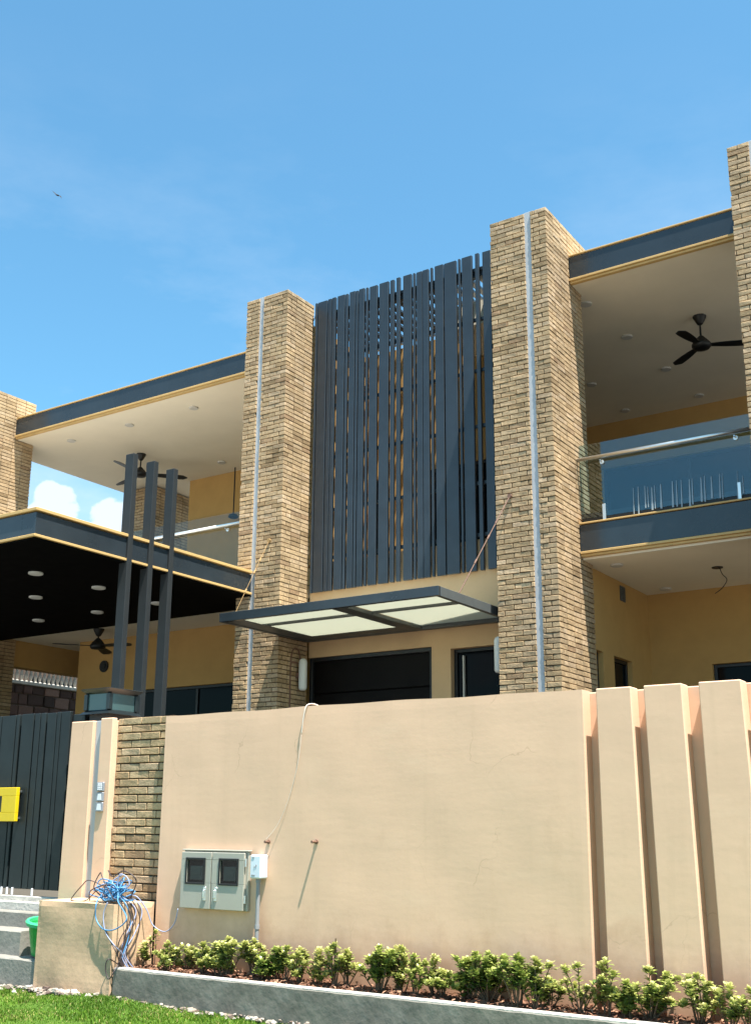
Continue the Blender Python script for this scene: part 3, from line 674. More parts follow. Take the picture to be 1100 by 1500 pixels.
s = MB(); s.box(-18.6, PX-0.25, PY0+0.25, 13.12, PZ0+0.06, PZ1-0.06); s.part('roof_slab', 'cement', cp)
# three steel posts through the carport edge
for i, y in enumerate((9.84, 10.225, 10.61)):
    s = MB(); s.box(-10.505, -10.355, y, y+0.085, ZG, 6.215, 0.004)
    s.thing('steel_post', 'dark_post', ['tall grey steel post through the carport edge, outermost of three', 'tall grey steel post through the carport edge, middle of three', 'tall grey steel post through the carport edge, closest to the brick pier'][i], 'post', 'steel posts at the carport edge')

# ------------------------------------------------------------------ glass railings
def railing(x0, x1, lab, clamps, joints, gm='glass'):
    r = thing('glass_railing', lab, 'railing', ((x0+x1)/2, 13.2, 5.28), 'glass balcony railings')
    e = [x0]+list(joints)+[x1]
    for a, b_ in zip(e[:-1], e[1:]):
        s = MB(); s.box(a+0.004, b_-0.004, 13.205, 13.217, 5.36, 6.385); g_ = s.part('glass_panel', gm, r)
        s = MB(); s.box(a+0.01, b_-0.01, 13.22, 13.26, 5.29, 5.43); s.part('dark_gap_strip', 'rubber', r)  # black strip stands in for the dark gap under the glass
    s = MB(); s.tube([(x0, 13.13, 6.16), (x1, 13.13, 6.16)], 0.024, 12); s.part('handrail', 'steel', r, smooth=True)
    for c in clamps:
        s = MB(); s.box(c-0.022, c+0.022, 13.185, 13.23, 5.285, 5.52, 0.004); s.part('clamp', 'steel', r)
        s = MB(); s.tube([(c, 13.13, 6.11), (c, 13.204, 6.10)], 0.010, 8); s.tube([(c, 13.190, 6.10), (c, 13.203, 6.10)], 0.03, 14); s.part('rail_bracket', 'steel', r)
    return r
rr_ = railing(-5.43, -2.99, 'glass railing with steel handrail with pale paint streaks low on its pane, over the porch', (-5.106, -3.353), ())
for px, top, h in ((927, 715, 38), (934, 713, 40), (944, 712, 32), (948, 713, 30), (954, 714, 33), (958, 711, 34), (967, 709, 36), (984, 705, 38), (990, 704, 38), (997, 703, 40), (1009, 702, 40), (1013, 701, 38), (1026, 699, 36), (1031, 697, 38), (1041, 698, 32), (1053, 694, 36), (1057, 693, 38), (1079, 690, 42), (1087, 697, 26)):
    a = atY(px, top, 13.204); b_ = atY(px+1.5, top+h, 13.204); w = random.choice((0.006, 0.009, 0.013))
    s = MB(); s.add([(a[0]-w/3, 13.2035, a[2]), (a[0]+w/3, 13.2035, a[2]), (b_[0]+w, 13.2035, b_[2]), (b_[0]-w, 13.2035, b_[2]), (a[0]-w/3, 13.2005, a[2]), (a[0]+w/3, 13.2005, a[2]), (b_[0]+w, 13.2005, b_[2]), (b_[0]-w, 13.2005, b_[2])],
                    [(0, 3, 2, 1), (4, 5, 6, 7), (0, 1, 5, 4), (2, 3, 7, 6), (1, 2, 6, 5), (3, 0, 4, 7)])
    s.part('paint_streak', 'streak', rr_)
railing(-17.1, -10.70, 'glass railing with steel handrail on the balcony behind the carport roof', (-11.6, -13.4, -15.4), (-13.3, -15.2), 'clear_glass')

# ------------------------------------------------------------------ ceiling fans and lights
def fan(loc, drop, rad, angs, lab, pitch=-0.2):
    x, y, z = loc
    r = thing('ceiling_fan', lab, 'ceiling fan', (x, y, z), 'black ceiling fans')
    s = MB(); s.lathe((x, y, z), [(0.03, -0.135), (0.045, -0.12), (0.09, -0.035), (0.098, -0.01), (0.098, 0.0)], 20); s.part('mount', 'black', r, smooth=True)
    s = MB(); s.tube([(x, y, z-0.12), (x, y, z-drop+0.08)], 0.014, 10); s.part('rod', 'black', r)
    s = MB(); s.lathe((x, y, z-drop), [(0.05, -0.085), (0.115, -0.075), (0.14, -0.045), (0.14, -0.01), (0.11, 0.03), (0.06, 0.09), (0.03, 0.12)], 24); s.part('motor', 'black', r, smooth=True)
    for a in angs:
        s = MB(); V = []; F = []; n = 10
        for i in range(n+1):
            t = i/n; q = 0.11+(rad-0.11)*t
            w = 0.042+0.042*math.sin(min(1, t*1.4)*math.pi*0.5); w *= (1 if t < 0.85 else math.sqrt(max(0.02, 1-((t-0.85)/0.15)**2)))
            for sg in (-1, 1):
                lx, ly = q, sg*w+0.01*t
                lz = sg*w*pitch-0.02*t
                X = x+lx*math.cos(a)-ly*math.sin(a); Y = y+lx*math.sin(a)+ly*math.cos(a)
                V.append((X, Y, z-drop-0.02+lz)); V.append((X, Y, z-drop-0.028+lz))
        for i in range(n):
            o = i*4; p = o+4
            F += [(o, o+2, p+2, p), (o+1, p+1, p+3, o+3), (o, p, p+1, o+1), (o+2, o+3, p+3, p+2)]
        F += [(0, 1, 3, 2), (n*4, n*4+2, n*4+3, n*4+1)]
        s.add(V, F); s.part('blade', 'black', r, smooth=False)
def ang(c, t): return math.atan2(t[1]-c[1], t[0]-c[0])
fc = (-4.223, 15.1, 8.76)
a0 = ang(fc, (-4.40, 14.12)); fan(fc, 0.44, 0.70, (a0, a0+2*math.pi/3, a0-2*math.pi/3), 'black three blade ceiling fan above the streaked glass railing', -0.06)
fc = (-15.70, 15.12, 8.73)
a0 = ang(fc, (-15.458, 14.117)); fan(fc, 0.40, 0.95, (a0, a0+2*math.pi/3, a0-2*math.pi/3), 'black ceiling fan half hidden by the tops of three steel posts')
P = atY(144, 943, 13.55); fc = (P[0], 13.55, 4.80)
fan(fc, max(0.2, 4.80-P[2]+0.02), 0.80, (R(-118), R(2), R(122)), 'black ceiling fan beneath the carport in front of the peach wall')

def downlight(P, lab, grp, r=0.085, bright='lamp'):
    x, y, z = P
    s = MB(); s.lathe((x, y, z), [(r*0.86, -0.026), (r, -0.020), (r, 0.002)], 22)
    o = s.thing('downlight', bright, lab, 'downlight', grp, base=(x, y, z))
for px, py in ((105, 645), (190, 622), (284, 597), (325, 677)):
    P = atZ(px, py, 8.73); downlight((P[0], P[1], 8.73), ('pale downlight beside the ochre wall in the carport side balcony ceiling' if px == 325 else 'pale round downlight along the front fascia of the carport side balcony'), 'left balcony downlights', bright='lamp_ring')
for px, py in ((918, 493), (975, 540), (866, 563), (1023, 579), (915, 601), (858, 445)):
    P = atZ(px, py, 8.76); downlight((P[0], P[1], 8.762), ('pale downlight touching the brick pier above the streaked railing' if px == 858 else 'pale round downlight in the ceiling round the fan above the streaked railing'), 'right balcony downlights', bright='lamp_ring')
for px, py in ((53, 839), (145, 860), (53, 874), (143, 896), (57, 908), (231, 883)):
    P = atZ(px, py, 4.71); downlight((P[0], P[1], 4.71), ('white downlight half hidden by the steel posts in the black soffit' if px == 231 else 'white round downlight in the open middle of the black carport soffit'), 'carport downlights', 0.10)
for px, py in ((903, 827), (974, 862)):
    P = atZ(px, py, 4.80); downlight((P[0], P[1], 4.80), ('pale porch downlight just inside the lower fascia' if px == 903 else 'pale porch downlight near the ochre back wall'), 'porch downlights', bright='lamp_ring')
# open ceiling rose with a loose wire
s = MB(); P = atZ(1050, 831, 4.80)
s.lathe((P[0], P[1], 4.80), [(0.07, -0.012), (0.075, -0.004), (0.075, 0.001)], 16)
s.tube(curve_pts([(P[0]+0.03, P[1], 4.79), (P[0]+0.06, P[1], 4.70), (P[0]+0.11, P[1]+0.02, 4.62), (P[0]+0.06, P[1]-0.05, 4.50), (P[0]-0.02, P[1]-0.12, 4.42)]), 0.006, 6)
s.thing('ceiling_hook', 'black', 'bare ceiling rose with a loose black wire in the lower porch', 'ceiling hook', base=(P[0], P[1], 4.80))
# pendant rod seen through the left railing
s = MB(); P = atY(343, 730, 16.8); zq = atY(343, 758, 16.8)[2]
s.tube([(P[0], 16.8, 8.73), (P[0], 16.8, zq+0.08)], 0.014, 8); s.lathe((P[0], 16.8, zq-0.02), [(0.06, 0), (0.11, 0.03), (0.09, 0.08), (0.02, 0.11)], 16)
s.thing('pendant_fan_rod', 'black', 'dark fan rod hanging by the peach wall behind the clear glass railing', 'fan rod', base=(P[0], 16.8, zq))

# wall lamps on the piers by the entrance
def wall_lamp(x, y, side, lab):
    r = thing('wall_lamp', lab, 'wall lamp', (x, y, 3.30), 'white capsule wall lamps')
    s = MB(); prof = [(0.02, 0.0), (0.05, 0.012), (0.062, 0.04), (0.062, 0.42), (0.05, 0.455), (0.02, 0.475)]
    s.lathe((x+side*0.11, y, 3.31), prof, 18); s.part('lamp_shade', 'lamp', r, smooth=True)
    s = MB(); s.box(min(x, x+side*0.06), max(x, x+side*0.06), y-0.03, y+0.03, 3.50, 3.58, 0.004); s.part('bracket', 'rust', r)
    if side > 0:
        s = MB(); s.tube(curve_pts([(x+0.012, y-0.17, 3.05), (x+0.012, y-0.17, 3.60), (x+0.015, y-0.15, 3.86), (x+0.02, y-0.06, 3.94), (x+0.02, y+0.02, 3.88), (x+0.03, y+0.03, 3.78)]), 0.010, 6)
        s.tube([(x+0.012, y-0.17, 3.72), (x+0.05, y-0.06, 3.72)], 0.014, 6); s.part('cable', 'rust', r)
wall_lamp(-9.845, 12.86, 1, 'white capsule wall lamp with a looped wire on the carport side brick pier'); wall_lamp(-6.286, 12.62, -1, 'white capsule wall lamp on a brick pier beside the narrow dark window')

# ================================================================== BOUNDARY WALL
bw = thing('boundary_wall', 'long smooth peach rendered garden wall ending in a row of vertical fins', 'garden wall', (-4.2, 7.1, 0.03))
TOPW = 2.305
def slabx(m, xa0, xa1, xb0, xb1, y0, y1, z0, z1, b=0.006):
    """slab whose left/right edges run from xa (top) to xb (bottom)"""
    V, F = chamfer(0, 1, y0, y1, z0, z1, b)
    out = []
    for (x, y, z) in V:
        t = (z1-z)/(z1-z0); l = xa0+(xb0-xa0)*t; r_ = xa1+(xb1-xa1)*t
        if x < 0.5: out.append((l+x, y, z))
        else: out.append((r_+(x-1), y, z))
    m.add(out, F)
def wavy_wall(m, x0, x1, y0, y1, z0, z1):
    """hand-trowelled face: subdivided front with a few mm of waviness, and a slightly uneven top"""
    nx, nz = 90, 34; V = []; F = []
    for j in range(nz+1):
        for i in range(nx+1):
            x = x0+(x1-x0)*i/nx; z = z0+(z1-z0)*j/nz
            if j == nz: z += 0.004*math.sin(x*2.3)+0.003*math.sin(x*7.1+1)
            e = 0.002*math.sin(x*3.1+z*1.3)+0.0012*math.sin(z*4.7+x*0.9)+0.0006*math.sin(x*9+z*6)
            if i in (0, nx) or j == nz: e += 0.001
            V.append((x, y0+e, z))
    o = len(V)
    for j in range(nz):
        for i in range(nx): a = j*(nx+1)+i; F.append((a, a+1, a+nx+2, a+nx+1))
    # back edge loop + top, sides, back
    top = [nz*(nx+1)+i for i in range(nx+1)]
    tb = []
    for i in top: tb.append(len(V)); V.append((V[i][0], y1, V[i][2]))
    for i in range(nx): F.append((top[i], top[i+1], tb[i+1], tb[i]))
    bl, br = len(V), len(V)+1; V += [(x0, y1, z0), (x1, y1, z0)]
    F.append(tuple([tb[0], *tb[1:], br, bl]))
    F.append(tuple([j*(nx+1) for j in range(nz+1)]+[tb[0], bl]))
    F.append(tuple([j*(nx+1)+nx for j in range(nz, -1, -1)]+[br, tb[-1]]))
    m.add(V, F)
m = MB(); wavy_wall(m, -6.77, -2.927, YW, YW+0.135, 0.02, 2.31); m.part('wall_panel', 'peach', bw)
m = MB(); m.box(-6.77, 2.0, YW+0.136, YW+0.25, 0.02, 2.298, 0.006); m.part('wall_core', 'peach', bw)
e = [(-2.828, -2.583, -2.826, -2.553), (-2.496, -2.242, -2.455, -2.196), (-2.132, -1.864, -2.092, -1.80), (-1.755, -1.49, -1.71, -1.43), (-1.38, -1.1, -1.33, -1.04), (-0.99, 2.0, -0.93, 2.0)]
for (a, b_, c, d) in e:
    m = MB(); slabx(m, a, b_, c, d, YW, YW+0.135, 0.02, TOPW); m.part('fin_panel', 'peach', bw)
# recessed brick infill beside the gate pillar
m = MB(); m.box(-7.42, -6.77, 7.088, 7.25, 0.02, 2.325); m.part('mortar_back', 'mortar', bw)
items = []
for k in range(24):
    zc = 2.325-0.006-BH/2-k*COURSE
    if zc < 0.72: break
    for (s_, e_) in row_fill(-7.417, -6.775, 0.06 if k % 2 else 0.06+BMOD/2): items.append(((s_+e_)/2, 7.07, zc, e_-s_, 0))
lay_bricks(items, bw, 300, lambda *a: True)
# gate pillar
gp = thing('gate_pillar', 'slim peach rendered gate pillar with a grey strip let into its face', 'gate pillar', (-7.69, 7.2, 0.03))
m = MB(); slabx(m, -7.955, -7.668, -7.985, -7.668, YW, YW+0.06, 0.02, TOPW+0.005); slabx(m, -7.572, -7.42, -7.572, -7.40, YW, YW+0.06, 0.02, TOPW+0.022); m.box(-7.95, -7.42, YW+0.06, YW+0.62, 0.02, TOPW, 0.006); m.part('pillar_body', 'peach', gp)
m = MB(); m.box(-7.667, -7.573, YW+0.035, YW+0.059, 0.5, TOPW+0.004, 0.003); m.part('metal_strip', 'alu', gp)
# door bell modules
db = thing('door_bell', 'column of three grey framed bell and keypad plates on the gate pillar', 'door bell', (-7.505, 6.99, 1.49))
for i, z in enumerate((1.505, 1.592, 1.68)):
    m = MB(); m.box(-7.548, -7.462, 6.978, 6.999, z, z+0.078, 0.004); p_ = m.part('bell_plate', 'plate', db)
    m = MB()
    if i < 2: m.add([(-7.532, 6.976, z+0.012), (-7.478, 6.976, z+0.012), (-7.486, 6.976, z+0.066), (-7.524, 6.976, z+0.066), (-7.532, 6.979, z+0.012), (-7.478, 6.979, z+0.012), (-7.486, 6.979, z+0.066), (-7.524, 6.979, z+0.066)],
                    [(0, 1, 2, 3), (7, 6, 5, 4), (0, 4, 5, 1), (1, 5, 6, 2), (2, 6, 7, 3), (3, 7, 4, 0)])
    else:
        for a in range(3):
            for c in range(4): m.box(-7.532+a*0.019, -7.532+a*0.019+0.015, 6.972, 6.9775, z+0.010+c*0.015, z+0.010+c*0.015+0.011, 0.001)
    m.part('card' if i < 2 else 'keypad', 'card', p_)
# lantern on the pillar
ln = thing('pillar_lantern', 'square charcoal lantern with flared frame and pale panes on the gate pillar', 'lantern', (-7.79, 7.32, TOPW))
lx0, lx1, ly0, ly1 = -7.985, -7.590, 7.10, 7.535
m = MB(); m.box(lx0+0.07, lx1-0.07, ly0+0.07, ly1-0.07, TOPW+0.001, 2.40, 0.004); m.part('plinth', 'black', ln)
def frust(m, a, za, b, zb):
    V = [(lx0+a, ly0+a, za), (lx1-a, ly0+a, za), (lx1-a, ly1-a, za), (lx0+a, ly1-a, za), (lx0+b, ly0+b, zb), (lx1-b, ly0+b, zb), (lx1-b, ly1-b, zb), (lx0+b, ly1-b, zb)]
    m.add(V, [(0, 3, 2, 1), (4, 5, 6, 7), (0, 1, 5, 4), (1, 2, 6, 5), (2, 3, 7, 6), (3, 0, 4, 7)])
m = MB(); frust(m, 0.0, 2.385, 0.045, 2.425); m.part('lower_frame', 'lantern', ln)
m = MB(); frust(m, 0.045, 2.575, 0.0, 2.618); frust(m, 0.0, 2.6185, 0.02, 2.626); m.part('upper_frame', 'lantern', ln)
for cx_, cy2 in ((lx0+0.05, ly0+0.05), (lx1-0.05, ly0+0.05), (lx1-0.05, ly1-0.05), (lx0+0.05, ly1-0.05)):
    m = MB(); m.box(cx_-0.022, cx_+0.022, cy2-0.022, cy2+0.022, 2.4255, 2.5745, 0.003); m.part('corner_post', 'lantern', ln)
for (a, b_, c, d) in ((lx0+0.073, lx1-0.073, ly0+0.045, ly0+0.052), (lx0+0.073, lx1-0.073, ly1-0.052, ly1-0.045), (lx1-0.052, lx1-0.045, ly0+0.073, ly1-0.073), (lx0+0.045, lx0+0.052, ly0+0.073, ly1-0.073)):
    m = MB(); m.box(a, b_, c, d, 2.4255, 2.5745); m.part('pane', 'lantern_glass', ln)

# gate
gt = thing('driveway_gate', 'dark charcoal driveway gate of uneven vertical metal planks', 'gate', (-9.4, 7.3, 0.74))
PL = [(-8.335, -8.210), (-8.395, -8.345), (-8.530, -8.405), (-8.625, -8.556), (-8.711, -8.636), (-8.905, -8.730), (-8.981, -8.938), (-9.200, -8.994), (-9.245, -9.212), (-9.42, -9.26), (-9.50, -9.43), (-9.70, -9.51), (-9.78, -9.71), (-10.0, -9.79), (-10.2, -10.02), (-10.30, -10.22), (-10.6, -10.32)]
for a, b_ in PL:
    m = MB(); m.box(a, b_, 7.20, 7.235, 0.80, 2.44+random.uniform(-.004, .004), 0.004); m.part('plank', 'gate', gt)
m = MB(); m.box(-10.7, -8.02, 7.29, 7.31, 0.80, 2.40); m.part('gap_shade_sheet', 'soffit', gt)  # black sheet added so the gaps between planks look deep in shade
m = MB(); m.box(-8.19, -8.03, 7.22, 7.235, 0.80, 2.41, 0.004); m.part('end_stile', 'gate', gt)
for x in (-9.235, -9.20, -8.985, -8.905, -8.83, -8.55):
    m = MB(); m.box(x-0.008, x+0.008, 7.185, 7.20, 0.745, 0.81, 0.002); m.part('bottom_pin', 'card', gt)
yl = thing('letter_plate', 'bright yellow letter plate with a dark slot fixed to the gate', 'letter plate', (-8.9, 7.15, 1.42))
m = MB(); zt, zb = 1.735, 1.417
for (a, b_, c, d) in ((-9.6, -8.80, 1.655, zt), (-9.6, -8.80, zb, 1.50), (-9.01, -8.80, 1.5, 1.655), (-9.6, -9.30, 1.5, 1.655)): m.box(a, b_, 7.125, 7.165, c, d, 0.003)
m.part('plate', 'yellow', yl)
m = MB(); m.box(-9.299, -9.011, 7.145, 7.16, 1.502, 1.653); m.part('slot', 'window_frame', yl)
m = MB(); m.box(-8.83, -8.81, 7.165, 7.199, 1.44, 1.46); m.box(-8.83, -8.81, 7.165, 7.199, 1.69, 1.71); m.part('bolt', 'steel', yl)

# ================================================================== PLANTER, BLOCK, STEPS
KZ = 0.29; KY = 6.565
def rough_bar(m, x0, x1, y0, y1, z0, z1, nx=120, amp=0.006, seed=1):
    """hand-cast cement bar: ragged upper arris"""
    r = random.Random(seed); V = []; F = []
    prof = [(y0, z0), (y0, z0+(z1-z0)*0.35), (y0, z0+(z1-z0)*0.7), (y0, z1-0.008), (y0+0.010, z1), (y1-0.01, z1), (y1, z1-0.01), (y1, z0)]
    n = len(prof)
    for i in range(nx+1):
        x = x0+(x1-x0)*i/nx
        for k, (y, z) in enumerate(prof):
            a = amp*(1.0 if 0 < k < 6 else 0.3)
            V.append((x, y+r.uniform(-a, a)*0.12+0.003*math.sin(x*2.7), z+(r.uniform(-a, a)*0.5 if k in (3, 4, 5) else 0)))
    for i in range(nx):
        for k in range(n-1): F.append((i*n+k, i*n+k+1, (i+1)*n+k+1, (i+1)*n+k)[::-1])
    F.append(tuple(range(n))); F.append(tuple(nx*n+k for k in range(n))[::-1])
    m.add(V, F)
m = MB(); rough_bar(m, -6.775, 2.0, KY, KY+0.085, 0.0, KZ, 150, 0.006, 2); struct(m.thing('kerb', 'concrete', None, None))
m = MB(); rough_bar(m, -6.774, 2.0, KY+0.006, KY+0.082, KZ-0.006, KZ+0.008, 150, 0.0015, 5); struct(m.thing('kerb_lit_top', 'cement', None, None))  # paler skin puts the sunlit look of the kerb top into colour
def soil():
    m = MB(); nx, ny = 150, 9; V = []; F = []; r = random.Random(4)
    for j in range(ny+1):
        for i in range(nx+1): V.append((-6.775+8.775*i/nx, KY+0.08+(YW+0.01-KY-0.08)*j/ny, 0.262+r.uniform(-.012, .02)+0.02*math.sin(j/ny*math.pi)))
    for j in range(ny):
        for i in range(nx): a = j*(nx+1)+i; F.append((a, a+1, a+nx+2, a+nx+1))
    m.add(V, F); struct(m.thing('planter_soil', 'soil', None, None))
    d = MB()
    for k in range(1700):      # dry leaves and clods on the soil
        x = r.uniform(-6.74, -1.5); y = r.uniform(KY+0.09, YW-0.01); z = 0.275+r.uniform(0, .03); s = r.uniform(.010, .028); a = r.uniform(0, 6.28)
        ca, sa = math.cos(a)*s, math.sin(a)*s; ti = r.uniform(-.6, .6)*s
        d.add([(x-ca, y-sa, z-ti), (x+sa*.5, y-ca*.5, z+s*.3), (x+ca, y+sa, z+ti), (x-sa*.5, y+ca*.5, z+r.uniform(0, .4)*s)], [(0, 1, 2, 3)], r.random())
    d.thing('leaf_litter', 'litter', 'dry brown leaves scattered on the planter soil', 'leaf litter', kind='stuff')
soil()
def rubble():
    d = MB(); r = random.Random(9)
    def stone(x, y, z, s, t):
        V, F = chamfer(-s, s, -s*.7, s*.7, -s*.45, s*.45, s*.28)
        a = r.uniform(0, 6.28); c, sn = math.cos(a), math.sin(a)
        d.add([(x+(vx*c-vy*sn)+r.uniform(-s, s)*.2, y+vx*sn+vy*c+r.uniform(-s, s)*.2, z+vz+r.uniform(-s, s)*.2) for vx, vy, vz in V], F, t)
    for k in range(380):
        x = r.uniform(-8.4, -3.0); y = KY-abs(r.gauss(0, 0.035))*(1+math.sin(x*3.1)+0.6*math.sin(x*8.3)); stone(x, y, 0.055+r.uniform(0, .018), r.choice((.005,.007,.01,.018,.03))*r.uniform(.7, 1.2), r.betavariate(1.6, 1.3))
    for k in range(120):
        x = r.gauss(-7.35, 0.22); y = KY-0.02-abs(r.gauss(0, 0.06)); stone(x, y, 0.066+r.uniform(0, .03), r.uniform(.008, .03), r.random())
    d.thing('rubble', 'rock', 'broken cement and pebbles along the foot of the kerb', 'rubble', kind='stuff')
rubble()
# low rendered block between gate and planter
def block():
    m = MB(); x0, x1, y0, y1, z0, z1 = -7.675, -6.79, 6.545, 6.998, 0.0, 0.772
    n = 26; r = random.Random(12)
    V, F = [], []
    def face(P0, U, Vv, nu, nv, seed):
        o = len(V); nn = Vector(U).cross(Vector(Vv)).normalized()
        for j in range(nv+1):
            for i in range(nu+1):
                p = Vector(P0)+Vector(U)*(i/nu)+Vector(Vv)*(j/nv)
                e = 0.005*math.sin(p.x*7+p.z*5+seed)+0.004*math.sin(p.z*13+p.x*3+p.y*9)
                edge = i in (0, nu) or j in (0, nv)
                q = p+nn*(0 if edge else e)
                V.append(tuple(q))
        for j in range(nv):
            for i in range(nu): a = o+j*(nu+1)+i; F.append((a, a+1, a+nu+2, a+nu+1))
    face((x0, y0, z0), (x1-x0, 0, 0), (0, 0, z1-z0), 24, 18, 1)
    face((x1, y0, z0), (0, y1-y0, 0), (0, 0, z1-z0), 12, 18, 2)
    face((x0, y1, z0), (0, y0-y1, 0), (0, 0, z1-z0), 12, 18, 3)
    face((x1, y1, z0), (x0-x1, 0, 0), (0, 0, z1-z0), 12, 8, 4)
    face((x0, y0, z1), (x1-x0, 0, 0), (0, y1-y0, 0), 24, 12, 5)
    m.add(V, F)
    m.thing('rendered_block', 'block', 'low cement rendered block with cables heaped on top beside the gate pillar', 'plinth')
block()
# steps and drive edge left of the block
m = MB(); rough_bar(m, -9.6, -7.68, 6.575, 6.95, 0.0, 0.285, 30, 0.006, 21); struct(m.thing('lower_step', 'step', None, None))
m = MB(); rough_bar(m, -9.6, -8.09, 6.72, 7.02, 0.286, 0.487, 24, 0.004, 22); struct(m.thing('upper_step', 'step', None, None))
m = MB(); m.box(-9.6, -7.99, 6.97, 7.10, 0.02, 0.62, 0.01); struct(m.thing('drive_edge', 'step', None, None))
m = MB(); m.box(-12, -7.96, 7.10, 7.17, 0.02, 0.695, 0.008); m.box(-12, -7.96, 7.171, 7.249, 0.02, 0.74, 0.006); struct(m.thing('gate_track', 'cement', None, None))
# green bin tucked behind the block
def bucket():
    r = thing('green_bucket', 'green plastic bucket on the step tucked behind the rendered block', 'bucket', (-7.86, 6.80, 0.29))
    m = MB(); n = 24; c = Vector((-7.865, 6.80, 0.29))
    A = Matrix.Rotation(R(7), 4, 'Y') @ Matrix.Rotation(R(4), 4, 'X')
    def ring(rad, z): return [tuple(c+A @ Vector((rad*math.cos(2*math.pi*k/n), rad*math.sin(2*math.pi*k/n), z))) for k in range(n)]
    def loft(m, rs):
        V = []; F = []
        for q in rs: V += ring(*q)
        for i in range(len(rs)-1):
            for k in range(n): F.append((i*n+k, i*n+(k+1) % n, (i+1)*n+(k+1) % n, (i+1)*n+k))
        F.append(tuple(range(n))[::-1]); F.append(tuple((len(rs)-1)*n+k for k in range(n)))
        m.add(V, F)
    loft(m, [(0.105, 0.014), (0.11, 0.02), (0.155, 0.275), (0.148, 0.275), (0.10, 0.03)]); m.part('body', 'green', r, smooth=False)
    m = MB(); loft(m, [(0.158, 0.262), (0.178, 0.266), (0.182, 0.292), (0.172, 0.305), (0.150, 0.302), (0.149, 0.262)]); m.part('rim', 'green_rim', r, smooth=False)
bucket()

# ================================================================== METER CABINET
mc = thing('meter_cabinet', 'grey steel double meter cabinet with two small windows on the garden wall', 'meter cabinet', (-6.1, 6.9, 0.74))
MF = 6.935
def mpx(x, y): return atY(x, y, MF)
bx0, bx1 = mpx(265, 1290)[0], mpx(357, 1290)[0]; bz1, bz0 = mpx(268, 1248)[2], mpx(264, 1330)[2]
m = MB(); m.box(bx0, bx1+0.02, MF+0.03, 6.998, bz0, bz1+0.012, 0.004); m.part('body', 'meter', mc)
m = MB(); m.box(bx0+0.01, bx1-0.01, MF+0.0285, MF+0.0298, bz0+0.01, bz1-0.01); m.part('dark_inside', 'rubber', mc)  # black sheet stands in for the dark inside of the cabinet
m = MB(); m.box(bx0-0.008, bx1+0.03, MF+0.012, 6.996, bz1+0.013, bz1+0.024, 0.003); m.part('top_plate', 'meter', mc)
mid = (bx0+bx1)/2-0.006
for i, (a, b_) in enumerate(((bx0, mid-0.005), (mid+0.005, bx1))):
    m = MB(); w = b_-a
    wx0, wx1 = (a+0.20*w, a+0.78*w) if i == 0 else (a+0.26*w, a+0.80*w)
    wz0, wz1 = bz1-0.235, bz1-0.055
    m.box(a, b_, MF, MF+0.028, bz0+0.004, wz0, 0.003); m.box(a, b_, MF, MF+0.028, wz1, bz1+0.002, 0.003); m.box(a, wx0, MF, MF+0.028, wz0+0.0005, wz1-0.0005); m.box(wx1, b_, MF, MF+0.028, wz0+0.0005, wz1-0.0005)
    d_ = m.part('door', 'meter', mc)
    m = MB(); t_ = 0.014
    m.box(wx0-t_, wx1+t_, MF-0.008, MF-0.0005, wz1-0.002, wz1+t_, 0.003); m.box(wx0-t_, wx1+t_, MF-0.008, MF-0.0005, wz0-t_, wz0+0.002, 0.003); m.box(wx0-t_, wx0+0.002, MF-0.008, MF-0.0005, wz0+0.002, wz1-0.002, 0.003); m.box(wx1-0.002, wx1+t_, MF-0.008, MF-0.0005, wz0+0.002, wz1-0.002, 0.003)
    m.part('window_seal', 'rubber', d_)
    m = MB(); m.box(wx0, wx1, MF+0.006, MF+0.009, wz0, wz1); m.part('window_pane', 'meter_glass', d_)
    m = MB(); m.box(wx0+0.02, wx1-0.03, MF+0.016, MF+0.0285, wz0+0.02, wz1-0.05, 0.004); m.box(wx0+0.045, wx1-0.05, MF+0.012, MF+0.0155, wz0+0.06, wz1-0.07, 0.002); m.part('meter', 'lamp_ring', d_)
    hx = b_-0.055 if i == 0 else a+0.05
    m = MB(); m.box(hx-0.014, hx+0.014, MF-0.008, MF-0.0005, wz0-0.135, wz0-0.03, 0.003); m.box(hx-0.008, hx+0.008, MF-0.022, MF-0.0085, wz0-0.115, wz0-0.05, 0.003); m.part('handle', 'steel', d_)
for z in (bz0+0.06, bz1-0.10):
    m = MB(); m.tube([(bx1+0.012, MF+0.008, z), (bx1+0.012, MF+0.008, z+0.06)], 0.009, 8); m.part('hinge', 'steel', mc)
jb = thing('junction_box', 'small white plastic junction box on a grey conduit beside the meter cabinet', 'junction box', (-5.70, 6.92, 0.99))
jx0, jx1 = atY(366, 1270, 6.905)[0], atY(382, 1270, 6.905)[0]; jz1, jz0 = atY(368, 1252, 6.905)[2], atY(368, 1287, 6.905)[2]
m = MB(); m.box(jx0, jx1, 6.905, 6.998, jz0, jz1, 0.010); m.part('housing', 'pvc', jb)
m = MB()
for (dx, dz) in ((0.045, 0.08), (0.062, 0.09)): m.box(jx0+dx, jx0+dx+0.008, 6.9015, 6.9045, jz0+dz, jz0+dz+0.016, 0.001)
m.box(jx0+0.02, jx0+0.055, 6.9018, 6.9045, jz0+0.022, jz0+0.030); m.box(jx0+0.02, jx0+0.045, 6.9018, 6.9045, jz1-0.024, jz1-0.018); m.part('print_mark', 'conduit', jb)
m = MB(); xc = (jx0+jx1)/2-0.004
m.tube([(xc, 6.955, 0.27), (xc, 6.955, jz0-0.001)], 0.016, 12)
m.tube([(xc, 6.955, 0.62), (xc, 6.955, 0.65)], 0.021, 12); m.tube([(xc, 6.955, jz0-0.03), (xc, 6.955, jz0-0.0015)], 0.021, 12)
m.thing('conduit', 'conduit', 'grey metal conduit running from the junction box down into the planter', 'conduit', smooth=False)
